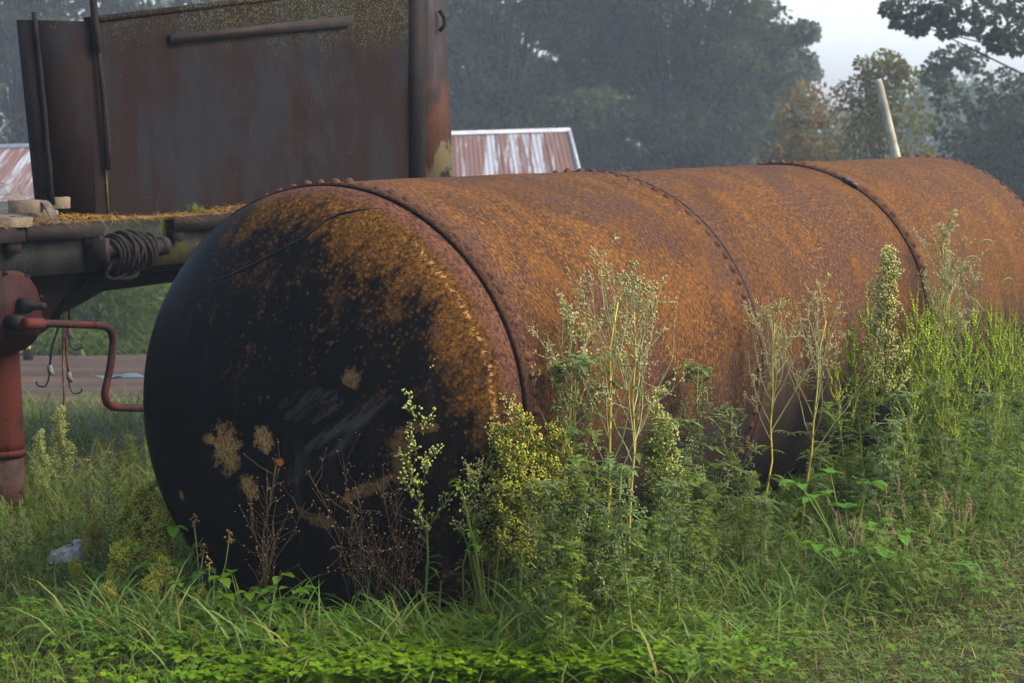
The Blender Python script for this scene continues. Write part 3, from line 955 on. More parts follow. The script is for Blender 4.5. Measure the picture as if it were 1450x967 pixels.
# ================================================================== STRAP ROLLS
M_WEB = plain("dirty_webbing", (.12, .095, .062), .95, .3, 22, .5, c2=(.07, .056, .038))
def strap_roll(px, r, h, label, rise=0.0, tilt=0.0, off=.05, tail=None):
    q = on_plane(px, 305, NV, CT + off)
    o = empty("strap_roll", (q[0], q[1], DECK + .004 + rise), random.uniform(0, 6))
    mb = MB()
    n = 150
    a = np.linspace(0, 2 * PI * 7, n)
    rr = np.linspace(.018, r, n) + rng.normal(0, .0006, n)
    x, y = rr * np.cos(a), rr * np.sin(a)
    zt_ = h + rng.normal(0, .0012, n)
    th = (r - .018) / 7 * .42
    x2, y2 = (rr + th) * np.cos(a), (rr + th) * np.sin(a)
    v = np.concatenate([np.stack([x, y, np.zeros(n)], 1), np.stack([x, y, zt_], 1), np.stack([x2, y2, zt_], 1), np.stack([x2, y2, np.zeros(n)], 1)])
    qd = []
    for i in range(n - 1):
        for A_, B_ in ((0, 1), (1, 2), (2, 3)):
            qd.append([A_ * n + i, A_ * n + i + 1, B_ * n + i + 1, B_ * n + i])
    mb.add(v, quads=qd).obj("wound_webbing", M_WEB, o)
    if tail is not None:
        # loose end drooping off the roll
        L_ = []
        for k in np.linspace(0, 1, 8):
            L_.append((r * .9 + tail * k * .6, .02 + .02 * k, h * (1 - .15 * k) - (rise + h * .8) * k ** 2))
        L_ = np.array(L_)
        wv = np.concatenate([L_ + (0, -.024, 0), L_ + (0, .024, 0), L_ + (-.004, -.024, -.003), L_ + (-.004, .024, -.003)])
        m = 8
        MB().add(wv, quads=[[i, i + 1, m + i + 1, m + i] for i in range(m - 1)] + [[2 * m + i + 1, 2 * m + i, 3 * m + i, 3 * m + i + 1] for i in range(m - 1)]).obj("loose_end", plain("grey_webbing", (.08, .068, .055), .95, .3, 22, .5), o)
        o.rotation_euler.z = -.55
    o.rotation_euler.x = tilt
    tag(o, label, "strap roll", "webbing rolls on the trailer deck")
    return o
strap_roll(12, .092, .036, "flattened roll of dirty webbing lying under two other rolls", off=.02, tilt=.06)
strap_roll(62, .062, .045, "grey roll of webbing supporting the upper rolls beside the wing sheet", off=.16)
strap_roll(38, .075, .050, "tan roll of webbing on top with loose end hanging down", rise=.045, off=.09, tail=.1)
strap_roll(80, .066, .048, "roll of webbing stacked highest against the bulkhead's leaning post", rise=.05, off=.19)

# ================================================================== ROPE BUNDLE ON THE SIDE BEAM
rb = on_plane(178, 352, NV, CT - .06)
bun = empty("wire_rope_winch", tp(float(TA @ rb), -.02, rb[2]), PI / 2 - TAZ)
tag(bun, "dark greasy wire rope wound on a winch roller on the trailer's side beam", "winch")
M_ROPE = plain("greasy_wire_rope", (.020, .016, .015), .8, .4, 60, .7)
MB().tube([(-.17, -.06, 0), (.20, -.06, 0)], .032, 12).obj("roller", M_RAIL, bun)
MB().tube([(.195, -.06, 0), (.20, -.06, 0), (.235, -.06, 0), (.24, -.06, 0)], [.02, .042, .042, .03], 12).obj("roller_cap", M_RAIL, bun)
MB().box((-.20, -.10, -.05), (-.172, .018, .055)).obj("bracket", M_RAIL, bun)
MB().box((.17, -.05, -.045), (.19, .018, .05)).obj("bracket", M_RAIL, bun)
for k in range(19):
    x0 = -.12 + .245 * k / 18 + random.uniform(-.012, .012)
    rr_ = .052 + .022 * math.sin(PI * k / 18) + random.uniform(-.006, .010)
    tx, ty = random.uniform(-.5, .5) - .25, random.uniform(-.12, .12)
    P = []
    for a in np.linspace(0, 2 * PI, 22, endpoint=False):
        P.append((x0 + tx * rr_ * math.sin(a) + ty * rr_ * math.cos(a), -.06 + rr_ * math.cos(a), rr_ * 1.1 * math.sin(a) - .008))
    MB().tube(P, .0085, 6, closed=True).obj("rope_turn", M_ROPE, bun, True)
for (x0, rx, rz, zc) in ((-.09, .05, .04, -.085), (.01, .045, .05, -.075), (-.02, .055, .034, -.095)):
    P = [(x0 + rx * math.cos(a), -.055 + .012 * math.sin(2 * a), zc + rz * math.sin(a)) for a in np.linspace(0, 2 * PI, 20, endpoint=False)]
    MB().tube(P, .0085, 6, closed=True).obj("rope_loop", M_ROPE, bun, True)

# ================================================================== BUNGEE CORDS UNDER THE TRAILER
M_CORD = [plain("cord_tan", (.16, .10, .055), .8, .4, 40, .3), plain("cord_orange", (.20, .07, .03), .8, .4, 40, .3), plain("cord_dark", (.03, .03, .032), .8, .4, 40, .3)]
M_HOOK = plain("hook_wire", (.02, .02, .022), .45, .3, 20, .2, .5)
M_FER = plain("ferrule_plastic", (.16, .165, .17), .5, .3, 20, .2)
def bungee(pix, mat, label, off, hook=True, sgn=-1):
    P = np.array([on_plane(x, y, NV, CT + off) for x, y in pix])
    b = P[0]
    o = empty("bungee_cord", b)
    tag(o, label, "cord", "bungee cords hanging under the trailer")
    Q = P - b
    MB().tube(Q, .0055, 6).obj("cord", mat, o, True)
    if hook:
        e = Q[-1]
        MB().tube([e + (0, 0, .01), e + (.004, 0, -.02), e + (.018, 0, -.035)], [.012, .014, .006], 6).obj("ferrule", M_FER, o)
        H = [e + (sgn * .0 + sgn * .03 * (1 - math.cos(a)), 0, -.02 - .05 * min(1, a / 1.2) - .018 * math.sin(a)) for a in np.linspace(0, 3.6, 12)]
        MB().tube(H, .0045, 6).obj("hook", M_HOOK, o, True)
bungee([(90, 425), (90, 470), (89, 520), (91, 560), (90, 592)], M_CORD[0], "tan bungee cord hanging straight and longest under the trailer", .42, False)
bungee([(93, 428), (92, 465), (94, 500), (97, 530)], M_CORD[1], "orange bungee cord with grey ferrule and black hook", .44, True, 1)
bungee([(86, 428), (84, 460), (80, 472), (74, 490), (70, 520)], M_CORD[2], "dark bungee cord bowed outwards ending in an open black hook", .42, True, -1)
bungee([(97, 428), (98, 450), (97, 468)], M_CORD[2], "short dark bungee cord with a hook above the others", .46, True, 1)

# ================================================================== BARN
def mat_sheet():
    t = NT("rusting_galvanised_sheet")
    o = t.coord()
    r = t.n("ObjectInfo").outputs["Random"]
    off = t.n("VectorMath", {0: o, 1: t.n("CombineXYZ", {"X": t.math('MULTIPLY', r, 31.0), "Y": t.math('MULTIPLY', r, 57.0), "Z": 0.0}).outputs[0]}, operation='ADD').outputs[0]
    n = t.noise(t.mapping(off, (6.5, .28, .28)), 1.0, 6, .75, .3)
    f = t.noise(off, 12, 5, .7)
    e = t.math('ADD', t.math('ADD', n, t.math('MULTIPLY', f, .15)), t.math('MULTIPLY', t.math('SUBTRACT', r, .5), .22))
    sx_ = t.n("SeparateXYZ", {"Vector": o}).outputs[0]
    stripe = t.math('SINE', t.math('ADD', t.math('MULTIPLY', sx_, 2 * PI / .66), t.math('MULTIPLY', r, 2.5)))
    e = t.math('ADD', e, t.math('MULTIPLY', stripe, .09))
    rust = t.mix(f, (.050, .018, .007), (.11, .042, .014))
    col = t.mix(t.ramp(e, .475, .535), t.mix(f, (.14, .148, .16), (.24, .25, .27)), rust)
    return t.fin(col, .55, None, .5, .0)
M_SHEET = mat_sheet()
RD = 60.0
rl, rr_ = at_y(-160, 217, RD), at_y(803, 189, RD)
barn = empty("barn", ((rl[0] + rr_[0]) / 2, RD, 0))
tag(barn, "low barn with rust-streaked corrugated metal roof behind the trailer", "barn")
bo = np.array([(rl[0] + rr_[0]) / 2, RD, 0])
SLO = math.radians(14.6)
SL = 9.2
dn = np.array([.04, -math.cos(SLO), -math.sin(SLO)]); dn /= np.linalg.norm(dn)
al = (rr_ - rl); WL = np.linalg.norm(al); al /= WL
nrm = np.cross(al, -dn); nrm /= np.linalg.norm(nrm)
nrm *= np.sign(nrm[2])
roof = empty("roof"); roof.parent = barn
MRoof = np.eye(4)
sw = .66
ns = int(WL / sw) + 1
sw = WL / ns
def corr_sheet(w, Lh):
    n = 25
    x = np.linspace(0, w + .03, n)
    zc = .012 * np.sin(x / w * 2 * PI * 5) + (.020 * np.exp(-((x - .01) / .02) ** 2))
    v = []
    for k in (0, Lh / 2, Lh):
        for xx, zz in zip(x, zc):
            v.append(al * xx + dn * k + nrm * zz)
    q = [[r * n + i, r * n + i + 1, (r + 1) * n + i + 1, (r + 1) * n + i] for r in range(2) for i in range(n - 1)]
    return MB().add(v, quads=q).mesh("roof_sheet", M_SHEET)
CS = [corr_sheet(sw, SL / 2 + .12), corr_sheet(sw, SL / 2)]
for i in range(ns):
    for j in range(2):
        o = link("roof_sheet", CS[j], roof)
        p = rl + al * (i * sw + random.uniform(-.01, .01)) + dn * (SL / 2 * j) + nrm * (.03 + (.02 if j == 0 else 0) + (i % 2) * .008) - bo
        o.location = p
M_TRIM = plain("white_trim", (.26, .275, .30), .5, .15, 3, .1)
c0 = rl - bo
MB().hexa([c0 + al * -.2 + dn * .13 + nrm * .085, c0 + al * (WL + .1) + dn * .13 + nrm * .085, c0 + al * (WL + .1) + dn * -.02 + nrm * .14, c0 + al * -.2 + nrm * .14,
           c0 + al * -.2 + dn * .13 + nrm * .1, c0 + al * (WL + .1) + dn * .13 + nrm * .1, c0 + al * (WL + .1) + dn * -.02 + nrm * .17, c0 + al * -.2 + nrm * .17]).obj("ridge_cap", M_TRIM, roof)
e = c0 + al * (WL + .02)
MB().hexa([e, e + al * .09, e + al * .09 + dn * SL, e + dn * SL, e + nrm * .12, e + al * .09 + nrm * .12, e + al * .09 + dn * SL + nrm * .12, e + dn * SL + nrm * .13]).obj("verge_trim", M_TRIM, roof)
ev = c0 + dn * (SL - .3)
zg = float(terrain(bo[0], ev[1] + bo[1])) - .3
wm = plain("weathered_boards", (.022, .019, .018), .9, .35, 2, .3)
bw = .28
for i in range(int(WL / bw)):
    p = ev + al * (i * bw)
    if 5.1 < i * bw < 6.0: continue
    MB().box((p[0], p[1], zg), (p[0] + bw - .012, p[1] + .03, p[2] - .06)).obj("wall_board", wm, barn)
MB().box((ev[0] + 5.0, ev[1] + .05, zg), (ev[0] + 6.2, ev[1] + .1, ev[2] - .05)).obj("dark_door", plain("blue_black_door", (.022, .026, .036), .6, .2, 3, .1), barn)
MB().box((ev[0], ev[1] + .2, zg), (ev[0] + WL - .2, ev[1] + SL * 1.7, ev[2] - .1)).obj("wall", wm, barn)
bk = c0 + al * 0
MB().hexa([c0 - (0, 0, .05), c0 + al * WL - (0, 0, .05), c0 + al * WL + (0, SL, -2.3), c0 + (0, SL, -2.3), c0, c0 + al * WL, c0 + al * WL + (0, SL, -2.25), c0 + (0, SL, -2.25)]).obj("rear_slope", M_SHEET, roof)
gp = [c0 + al * (WL - .2), ev + al * (WL - .2), c0 + al * (WL - .2) + (0, SL * .95, -2.2)]
MB().prism(gp, np.array([.05, 0, 0])).obj("gable", wm, barn)

# ================================================================== TREES
M_BARK = plain("bark", (.014, .012, .010), .95, .4, 3, .8)
def clump_leaves(mb, C, rad, n, size, flat=.7):
    d = rng.normal(0, 1, (n, 3))
    d /= np.linalg.norm(d, axis=1)[:, None]
    r = rad * rng.uniform(.35, 1, n) ** .4
    P = C + d * r[:, None] * np.array([1, 1, flat])
    D = d * .6 + rng.normal(0, .6, (n, 3)) + np.array([0, 0, -.25])
    S = rng.normal(0, 1, (n, 3))
    s = size * rng.uniform(.6, 1.3, n)
    mb.diamonds(P, D, S, s, s * .36)
def tree(px, Y, ztop, rx, mat, label, zlow=None, leaves=9000, size=.17, clumps=46, clr=.075, group=None, lean=0, trunk_r=.25, extra=(), name="broadleaf_tree", ry=None, cat="tree"):
    x = px_x(px, Y, 3)
    g = float(terrain(x, Y))
    H = ztop - g
    zl = (zlow - g) if zlow is not None else H * .25
    o = empty(name, (x, Y, g - .1), 0)
    tag(o, label, cat, group)
    cz, rz = (zl + H) / 2, (H - zl) / 2
    ry = ry or rx
    tr_, cw = MB(), MB()
    tp_ = [(0, 0, 0), (lean * .2, 0, H * .2), (lean * .5, .1, H * .45), (lean, 0, H * .8)]
    tr_.tube(tp_, [trunk_r * 1.25, trunk_r, trunk_r * .7, trunk_r * .15], 8)
    cen = []
    for k in range(clumps):
        for _ in range(30):
            u = rng.uniform(-1, 1, 3)
            if .25 < np.linalg.norm(u) < 1: break
        u[2] = u[2]
        c = np.array([u[0] * rx + lean * .7, u[1] * ry, cz + u[2] * rz])
        cen.append(c)
    for (ex, ey, cr_) in extra:
        p = at_y(ex, ey, Y + rng.uniform(-.5, .5)) - np.array([x, Y, g - .1])
        cen.append(np.append(p, cr_))
    nper = leaves // len(cen)
    nlimb = 0
    for c in cen:
        cr_ = c[3] if len(c) > 3 else clr * (rx + rz) * rng.uniform(.7, 1.35)
        c = c[:3]
        a0 = np.array([lean * .5, .0, min(max(zl * .7, H * .25), c[2] * .8)])
        mid = (a0 + c) / 2 + np.array([0, 0, .08 * H * rng.uniform(0, 1)])
        if nlimb % 3 and len(extra) > 12: nlimb += 1
        else: nlimb += 1; tr_.tube([a0, mid, c], [trunk_r * .22, trunk_r * .10, trunk_r * .02], 4)
        clump_leaves(cw, c, cr_, max(40, int(nper * (.55 if cr_ < .6 else 1))), size)
    tr_.obj("trunk", M_BARK, o, True)
    cw.obj("crown", mat, o)
    return o
MT = [leafmat("oak_leaf", (.024, .050, .016), (.042, .076, .022), None, .2, .7, .15, .55),
      leafmat("dark_leaf", (.014, .026, .015), (.026, .042, .020), None, .2, .7, .15, .55),
      leafmat("maple_leaf", (.075, .095, .022), (.12, .125, .025), (.16, .08, .03), .35),
      leafmat("rusty_leaf", (.15, .085, .035), (.12, .11, .035), (.20, .075, .03), .35),
      leafmat("far_leaf", (.022, .038, .022), (.034, .052, .026), None, .2, .7, .15, .55)]
WG = "tall trees standing in mist behind the barn"
tree(700, 74, 12.5, 4.4, MT[0], "tall leafy tree rising in mist just behind the barn's white gable trim", -3.5, 46000, .24, 130, group=WG)
tree(962, 68, 13.0, 3.6, MT[1], "tall dark tree in mist with a long limb reaching over the sky gap", -3.5, 46000, .22, 130, group=WG,
     extra=[(1060, 40, .7), (1090, 62, .6), (1112, 50, .55), (1135, 45, .4), (1075, 105, .6), (1105, 125, .5), (1040, 20, .8), (1065, 150, .6), (1090, 178, .55)])
tree(838, 84, 12.5, 3.6, MT[0], "pale misty tree between the two tallest trees behind the barn", -4, 30000, .25, 100, group=WG)
tree(500, 80, 13.0, 4.8, MT[0], "misty tree whose crown shows just above the steel bulkhead", -2, 18000, .26, 80, group=WG)
tree(270, 78, 13.0, 4.8, MT[1], "dark misty tree over the top edge of the steel bulkhead", -2, 18000, .26, 80, group=WG)
tree(30, 76, 12.0, 4.6, MT[1], "dark misty tree above the barn roof beside the bulkhead's leaning post", -3, 30000, .24, 100, group=WG)
tree(-220, 78, 12.0, 5, MT[0], "misty tree standing past the end of the barn roof", -2, 9000, .3, 50, group=WG)
tree(1085, 92, 7.0, 2.7, MT[4], "faint pale tree far off in the mist behind the sky gap", -3.5, 12000, .26, 60)
tree(1150, 46, 2.55, .92, MT[3], "small rusty-leaved sapling in front of the misty trees", -2.4, 22000, .11, 80, trunk_r=.06, clr=.13)
tree(1248, 44, 3.05, .95, MT[2], "yellow-green sapling with a ragged open top behind the leaning pole", -2.4, 18000, .10, 70, trunk_r=.07, clr=.12,
     extra=[(1225, 90, .22), (1262, 85, .25), (1282, 110, .3), (1250, 80, .22), (1270, 96, .25), (1230, 115, .3), (1258, 112, .32), (1215, 130, .3), (1245, 140, .35), (1290, 140, .3), (1275, 165, .35), (1305, 175, .3)])
tree(1322, 43, 1.35, .62, MT[2], "low green bush between the leaning pole and the dark tree", -3, 12000, .10, 40, trunk_r=.05, clr=.16, name="bush", cat="bush")
tree(1440, 52, 3.0, 1.9, MT[1], "dense dark tree beyond the far end of the tank", -3.7, 30000, .15, 90, trunk_r=.16, clr=.10,
     extra=[(1335, 85, .35), (1355, 80, .4), (1330, 115, .35), (1320, 105, .3), (1375, 85, .4), (1345, 140, .45), (1340, 180, .4)])
tree(1640, 40, 9.0, 2.6, MT[1], "tall tree with overhanging leafy limbs across the sky", 2.4, 16000, .14, 60, trunk_r=.2,
     extra=[(1262, 12, .16), (1275, 30, .16), (1290, 8, .2), (1300, 38, .18), (1320, 22, .22), (1345, 18, .25), (1340, 44, .16), (1370, 35, .25), (1395, 15, .3), (1400, 46, .22), (1425, 30, .3), (1440, 60, .25), (1450, 10, .3), (1330, 0, .3), (1365, 2, .3), (1420, 0, .3), (1440, 45, .3), (1412, 62, .18)])
tree(1700, 60, 8.0, 3.0, MT[0], "broad tree past the overhanging limbs", -3, 9000, .24, 50)
# bare pale branches above the barn roof
bb = at_y(-12, 250, 36)
g = float(terrain(bb[0], 36))
bt = empty("bare_tree", (bb[0], 36, g))
tag(bt, "dead tree with pale bare twigs in front of the dark misty tree", "tree")
mb = MB()
tr_ = MB().tube([(0, 0, -.1), (.02, 0, 1.5), (-.05, .05, 3.2)], [.07, .055, .03], 6).obj("trunk", plain("pale_dead_bark", (.30, .29, .25), .9, .3, 8, .3), bt)
def twig(p, d, l, r, dep):
    q = [p]
    for k in range(4):
        d = d + rng.normal(0, .22, 3); d /= np.linalg.norm(d)
        q.append(q[-1] + d * l / 4)
    mb.tube(q, np.linspace(r, r * .4, 5), 4)
    if dep:
        for k in range(4):
            i = rng.integers(1, 5)
            twig(q[i], d + rng.normal(0, .8, 3), l * .6, r * .55, dep - 1)
for k in range(9):
    twig(np.array([0, 0, 1.6 + .2 * k]), np.array([rng.uniform(.2, 1), rng.normal(0, .4), rng.uniform(-.1, .6)]), .62, .014, 3)
mb.obj("branch", bpy.data.materials["pale_dead_bark"], bt)
# far woodland fading into the mist
mb = MB()
for k in range(520):
    px = rng.uniform(-500, 1950)
    Y = rng.uniform(112, 150)
    top = 16 if px < 1010 else (2.6 + 1.2 * math.sin(px * .02) + (px - 1300) * .004 * (px > 1300) if px > 1090 else 6)
    x = px_x(px, Y, 3)
    zz = rng.uniform(-4.5, max(top, -2))
    clump_leaves(mb, np.array([x, Y, zz]), rng.uniform(1.4, 2.8), 170, .45)
tag(mb.obj("woodland", MT[4]), "far misty wood behind the barn and trees", "woodland", kind="stuff")
# rank green growth beside the road, seen under the trailer
def bushmass(px, py, h, n, label, name="roadside_shrub", r=.7):
    p = ground_pt(px, py)
    o = empty(name, (p[0], p[1], p[2]))
    tag(o, label, "shrub")
    m = MB()
    a = rng.uniform(0, 2 * PI, n)
    rr = rng.uniform(0, r, n) ** .8
    P = np.stack([rr * np.cos(a), rr * np.sin(a), h * rng.uniform(0, .85, n) ** .8 * (1 - .45 * (rr / r) ** 2)], 1)
    D = np.stack([np.cos(a) * .7, np.sin(a) * .7, rng.uniform(.2, 1.2, n)], 1) + rng.normal(0, .3, (n, 3))
    S = rng.normal(0, 1, (n, 3)); S[:, 2] *= .3
    S /= np.linalg.norm(S, axis=1)[:, None]
    m.blades(P, D, S, rng.uniform(.16, .42, n), rng.uniform(.014, .028, n), 2, .5)
    m.obj("foliage", MG, o)
    s = MB()
    for k in range(7):
        a = k * .9
        s.tube([(.1 * math.cos(a), .1 * math.sin(a), 0), (.35 * r * math.cos(a), .35 * r * math.sin(a), h * .75)], [.02, .008], 5)
    s.obj("stem", M_BARK, o)
MG = leafmat("roadside_green", (.07, .125, .03), (.11, .17, .04), None, .35)
bushmass(158, 503, 2.3, 7000, "arching green shrub by the road, next to the barn's dark door", r=.9)
bushmass(205, 501, 2.9, 9000, "taller green shrub overhung by the trailer beside the tank's dome", r=1.1)
bushmass(252, 500, 2.8, 8000, "bright green shrub half hidden behind the tank's dome", r=1.1)
bushmass(122, 504, .9, 2200, "low green clump at the foot of the dark barn door", r=.7)
bushmass(75, 505, .6, 3000, "low grass clump at the foot of the barn's board wall", r=1.0)
bushmass(300, 500, 2.6, 6000, "green shrub hidden behind the tank beside the road", r=1.2)
# marker post with yellow plate
p = ground_pt(40, 512)
mk = empty("marker_post", p)
tag(mk, "dark post with small yellow plate by the barn wall", "post")
hh = float(at_y(40, 478, p[1])[2] - p[2])
MB().tube([(0, 0, -.1), (0, 0, hh)], .07, 8).obj("post", M_BLACK, mk)
zz = float(at_y(41, 487, p[1])[2] - p[2])
MB().box((-.05, -.085, zz - .055), (.055, -.072, zz + .055)).obj("yellow_plate", plain("yellow_plate", (.75, .5, .03), .5, .1, 5, .05), mk)
# scrap of blue sheeting on the dirt
p = ground_pt(172, 539)
xs, ys = np.meshgrid(np.linspace(-.17, .2, 16), np.linspace(-.09, .08, 8))
zz = .025 + .02 * np.sin(xs * 17 + ys * 9) * np.cos(ys * 14) + .012 * np.sin(xs * 31)
v = np.stack([xs + .08 * np.sin(ys * 20), ys, np.maximum(zz, .01)], -1).reshape(-1, 3)
i = (np.arange(7)[:, None] * 16 + np.arange(15)[None]).ravel()
o = MB().add(v, quads=np.stack([i, i + 1, i + 17, i + 16], 1)).obj("tarp_scrap", plain("blue_sheeting", (.045, .085, .10), .45, .3, 4, .1), None, True)
o.location = p + (0, 0, .02)
tag(o, "crumpled scrap of pale blue sheeting on the dirt road", "tarp")
# leaning wooden pole beyond the tank with a wire
pt, pb = at_y(1243, 112, 21), at_y(1269, 222, 21)
dd = (pb - pt) / (pt[2] - pb[2])
zg = float(terrain(pb[0], 21)) - .3
base = pt + dd * (pt[2] - zg)
pole = empty("leaning_pole", base)
tag(pole, "weathered pale wooden pole leaning behind the tank", "pole")
tpv = pt - base
mb = MB().tube([(0, 0, 0), tpv * .5 + (.004, 0, 0), tpv * .97, tpv], [.050, .046, .041, .034], 12)
mb.obj("shaft", plain("pale_split_wood", (.33, .31, .23), .9, .3, 5, .7), pole, True)
q1, q2 = at_y(1480, 100, 30) - base, at_y(1150, 228, 26) - base
for q in (q1, q2):
    P = [tpv * .97 + (q - tpv * .97) * f - np.array([0, 0, .25]) * (f * (1 - f)) for f in np.linspace(0, 1, 14)]
    MB().tube(P, .003, 4).obj("wire", M_BLACK, pole)

# ================================================================== WEEDS: species prototypes (unit metres)
M_STEMG = leafmat("green_stem", (.10, .14, .035), (.13, .15, .04), None, .1)
M_STEMY = leafmat("straw_yellow_stem", (.50, .40, .09), (.40, .35, .10), None, .1)
M_STEMB = leafmat("brown_stem", (.055, .036, .020), (.035, .024, .015), None, .1)
M_STEMP = leafmat("pale_branch", (.22, .24, .10), (.30, .29, .15), None, .1)
M_LEAF = leafmat("weed_leaf", (.085, .14, .026), (.13, .19, .040), (.20, .19, .04), .38)
M_LEAFB = leafmat("bluish_leaf", (.085, .125, .038), (.13, .17, .058), None, .35)
M_FLOW = leafmat("cream_flower", (.28, .33, .08), (.55, .54, .20), (.70, .62, .32), .2)
M_FLOWY = leafmat("olive_flower", (.24, .28, .045), (.44, .42, .09), (.52, .38, .12), .2)
M_BUD = leafmat("seed_bud", (.32, .32, .13), (.46, .42, .21), (.24, .29, .10), .1)
M_SPIKE = leafmat("ragweed_spike", (.23, .30, .040), (.33, .39, .06), None, .3)
M_RAGL = leafmat("ragweed_leaf", (.075, .135, .03), (.11, .175, .04), None, .38)
M_TAN = leafmat("dry_seed_head", (.20, .12, .04), (.13, .08, .03), (.36, .25, .10), .1)
M_PINK = leafmat("pink_bead", (.45, .22, .20), (.38, .16, .16), (.30, .20, .12), .15)
M_BROAD = leafmat("broad_leaf", (.07, .155, .022), (.105, .20, .035), None, .4, .42)
M_FOX = leafmat("foxtail_bristle", (.24, .24, .10), (.30, .27, .12), None, .3)
def unit(v):
    v = np.asarray(v, float)
    return v / (np.linalg.norm(v) + 1e-9)
def stemline(h, lean, n=7, wob=.012):
    p = [np.zeros(3)]
    for k in range(1, n):
        f = k / (n - 1)
        p.append(np.array([lean[0] * f ** 1.5, lean[1] * f ** 1.5, h * f]) + rng.normal(0, wob, 3) * (1, 1, 0))
    return np.array(p)
def along(P, f):
    x = f * (len(P) - 1)
    i = min(int(x), len(P) - 2)
    return P[i] + (P[i + 1] - P[i]) * (x - i)
def perp(D):
    s = np.cross(D, np.tile([0, 0, 1.0], (len(D), 1)))
    return s + 1e-4
lance = lambda t: math.sin(PI * min(1, .1 + .9 * t)) ** .7
def proto(name, parts):
    o = empty(name)
    for nm, mb, mat in parts:
        if mb.n:
            c = mb.obj(nm, mat, o)
            if nm not in ('stem',): c['kind'] = 'stuff'
    return o

def horseweed(h=.8, flow=M_FLOW, dense=1.0, start=.45, spread=.13, leafy=1.0, lean=(.03, 0), multi=1):
    st, lf, fl = MB(), MB(), MB()
    for m_ in range(multi):
        hh = h * (1 if m_ == 0 else rng.uniform(.72, .95))
        sp = np.array(lean) + (0 if m_ == 0 else rng.normal(0, .08 * h, 2))
        P = stemline(hh, sp)
        st.tube(P, np.linspace(.0042, .0016, len(P)), 5)
        # leaves
        n = int(46 * leafy)
        f = rng.uniform(.06, .8, n)
        B0 = np.array([along(P, x) for x in f])
        a = rng.uniform(0, 2 * PI, n)
        D = np.stack([np.cos(a), np.sin(a), rng.uniform(.1, .9, n)], 1)
        lf.leaves(B0, D, perp(D), rng.uniform(.04, .085, n) * (1.15 - .6 * f), rng.uniform(.0035, .0065, n), 3, rng.uniform(.2, .9, n), .3, lance)
        # panicle
        nb = int(36 * dense)
        fs = np.linspace(start, .99, nb)
        FP, FA = [], []
        for f0 in fs:
            b0 = along(P, f0)
            a = rng.uniform(0, 2 * PI)
            g_ = (f0 - start) / (1 - start)
            ln = spread * hh * (1.05 - .85 * g_) * rng.uniform(.6, 1.15) * (.55 + .45 * min(1, g_ * 5 + .2))
            d = unit((math.cos(a), math.sin(a), rng.uniform(.9, 1.5)))
            e = b0 + d * ln
            st.tube([b0, b0 + d * ln * .5, e], [.0019, .0016, .0011], 4, False)
            nl_ = 4
            uu = rng.uniform(.15, .95, nl_)
            Dl = d * .7 + rng.normal(0, .5, (nl_, 3))
            lf.leaves(b0 + d * ln * uu[:, None], Dl, perp(Dl), rng.uniform(.012, .028, nl_), .0018, 2, .3, .2, lance)
            for k in range(int(8 + 13 * (1 - g_ * .5))):
                u = rng.uniform(.3, 1)
                q0 = b0 + d * ln * u
                d2 = unit(d * .6 + rng.normal(0, .6, 3) + (0, 0, .35))
                l2 = rng.uniform(.010, .03)
                q1 = q0 + d2 * l2
                st.tube([q0, q1], [.0010, .0008], 3, False)
                FP.append(q1); FA.append(d2)
                if rng.random() < .6:
                    FP.append(q1 + rng.normal(0, .006, 3)); FA.append(d2)
            if rng.random() < .75:
                lf.leaves([b0], [d * .6 + (0, 0, .1)], perp(d[None]), rng.uniform(.02, .04), .0022, 2, .3, .2, lance)
        FP, FA = np.array(FP), np.array(FA)
        fl.beads(FP, rng.uniform(.0024, .0041, len(FP)), FA, 1.6)
    return proto("horseweed", [("stem", st, M_STEMG), ("foliage", lf, M_LEAF), ("flower_panicle", fl, flow)])

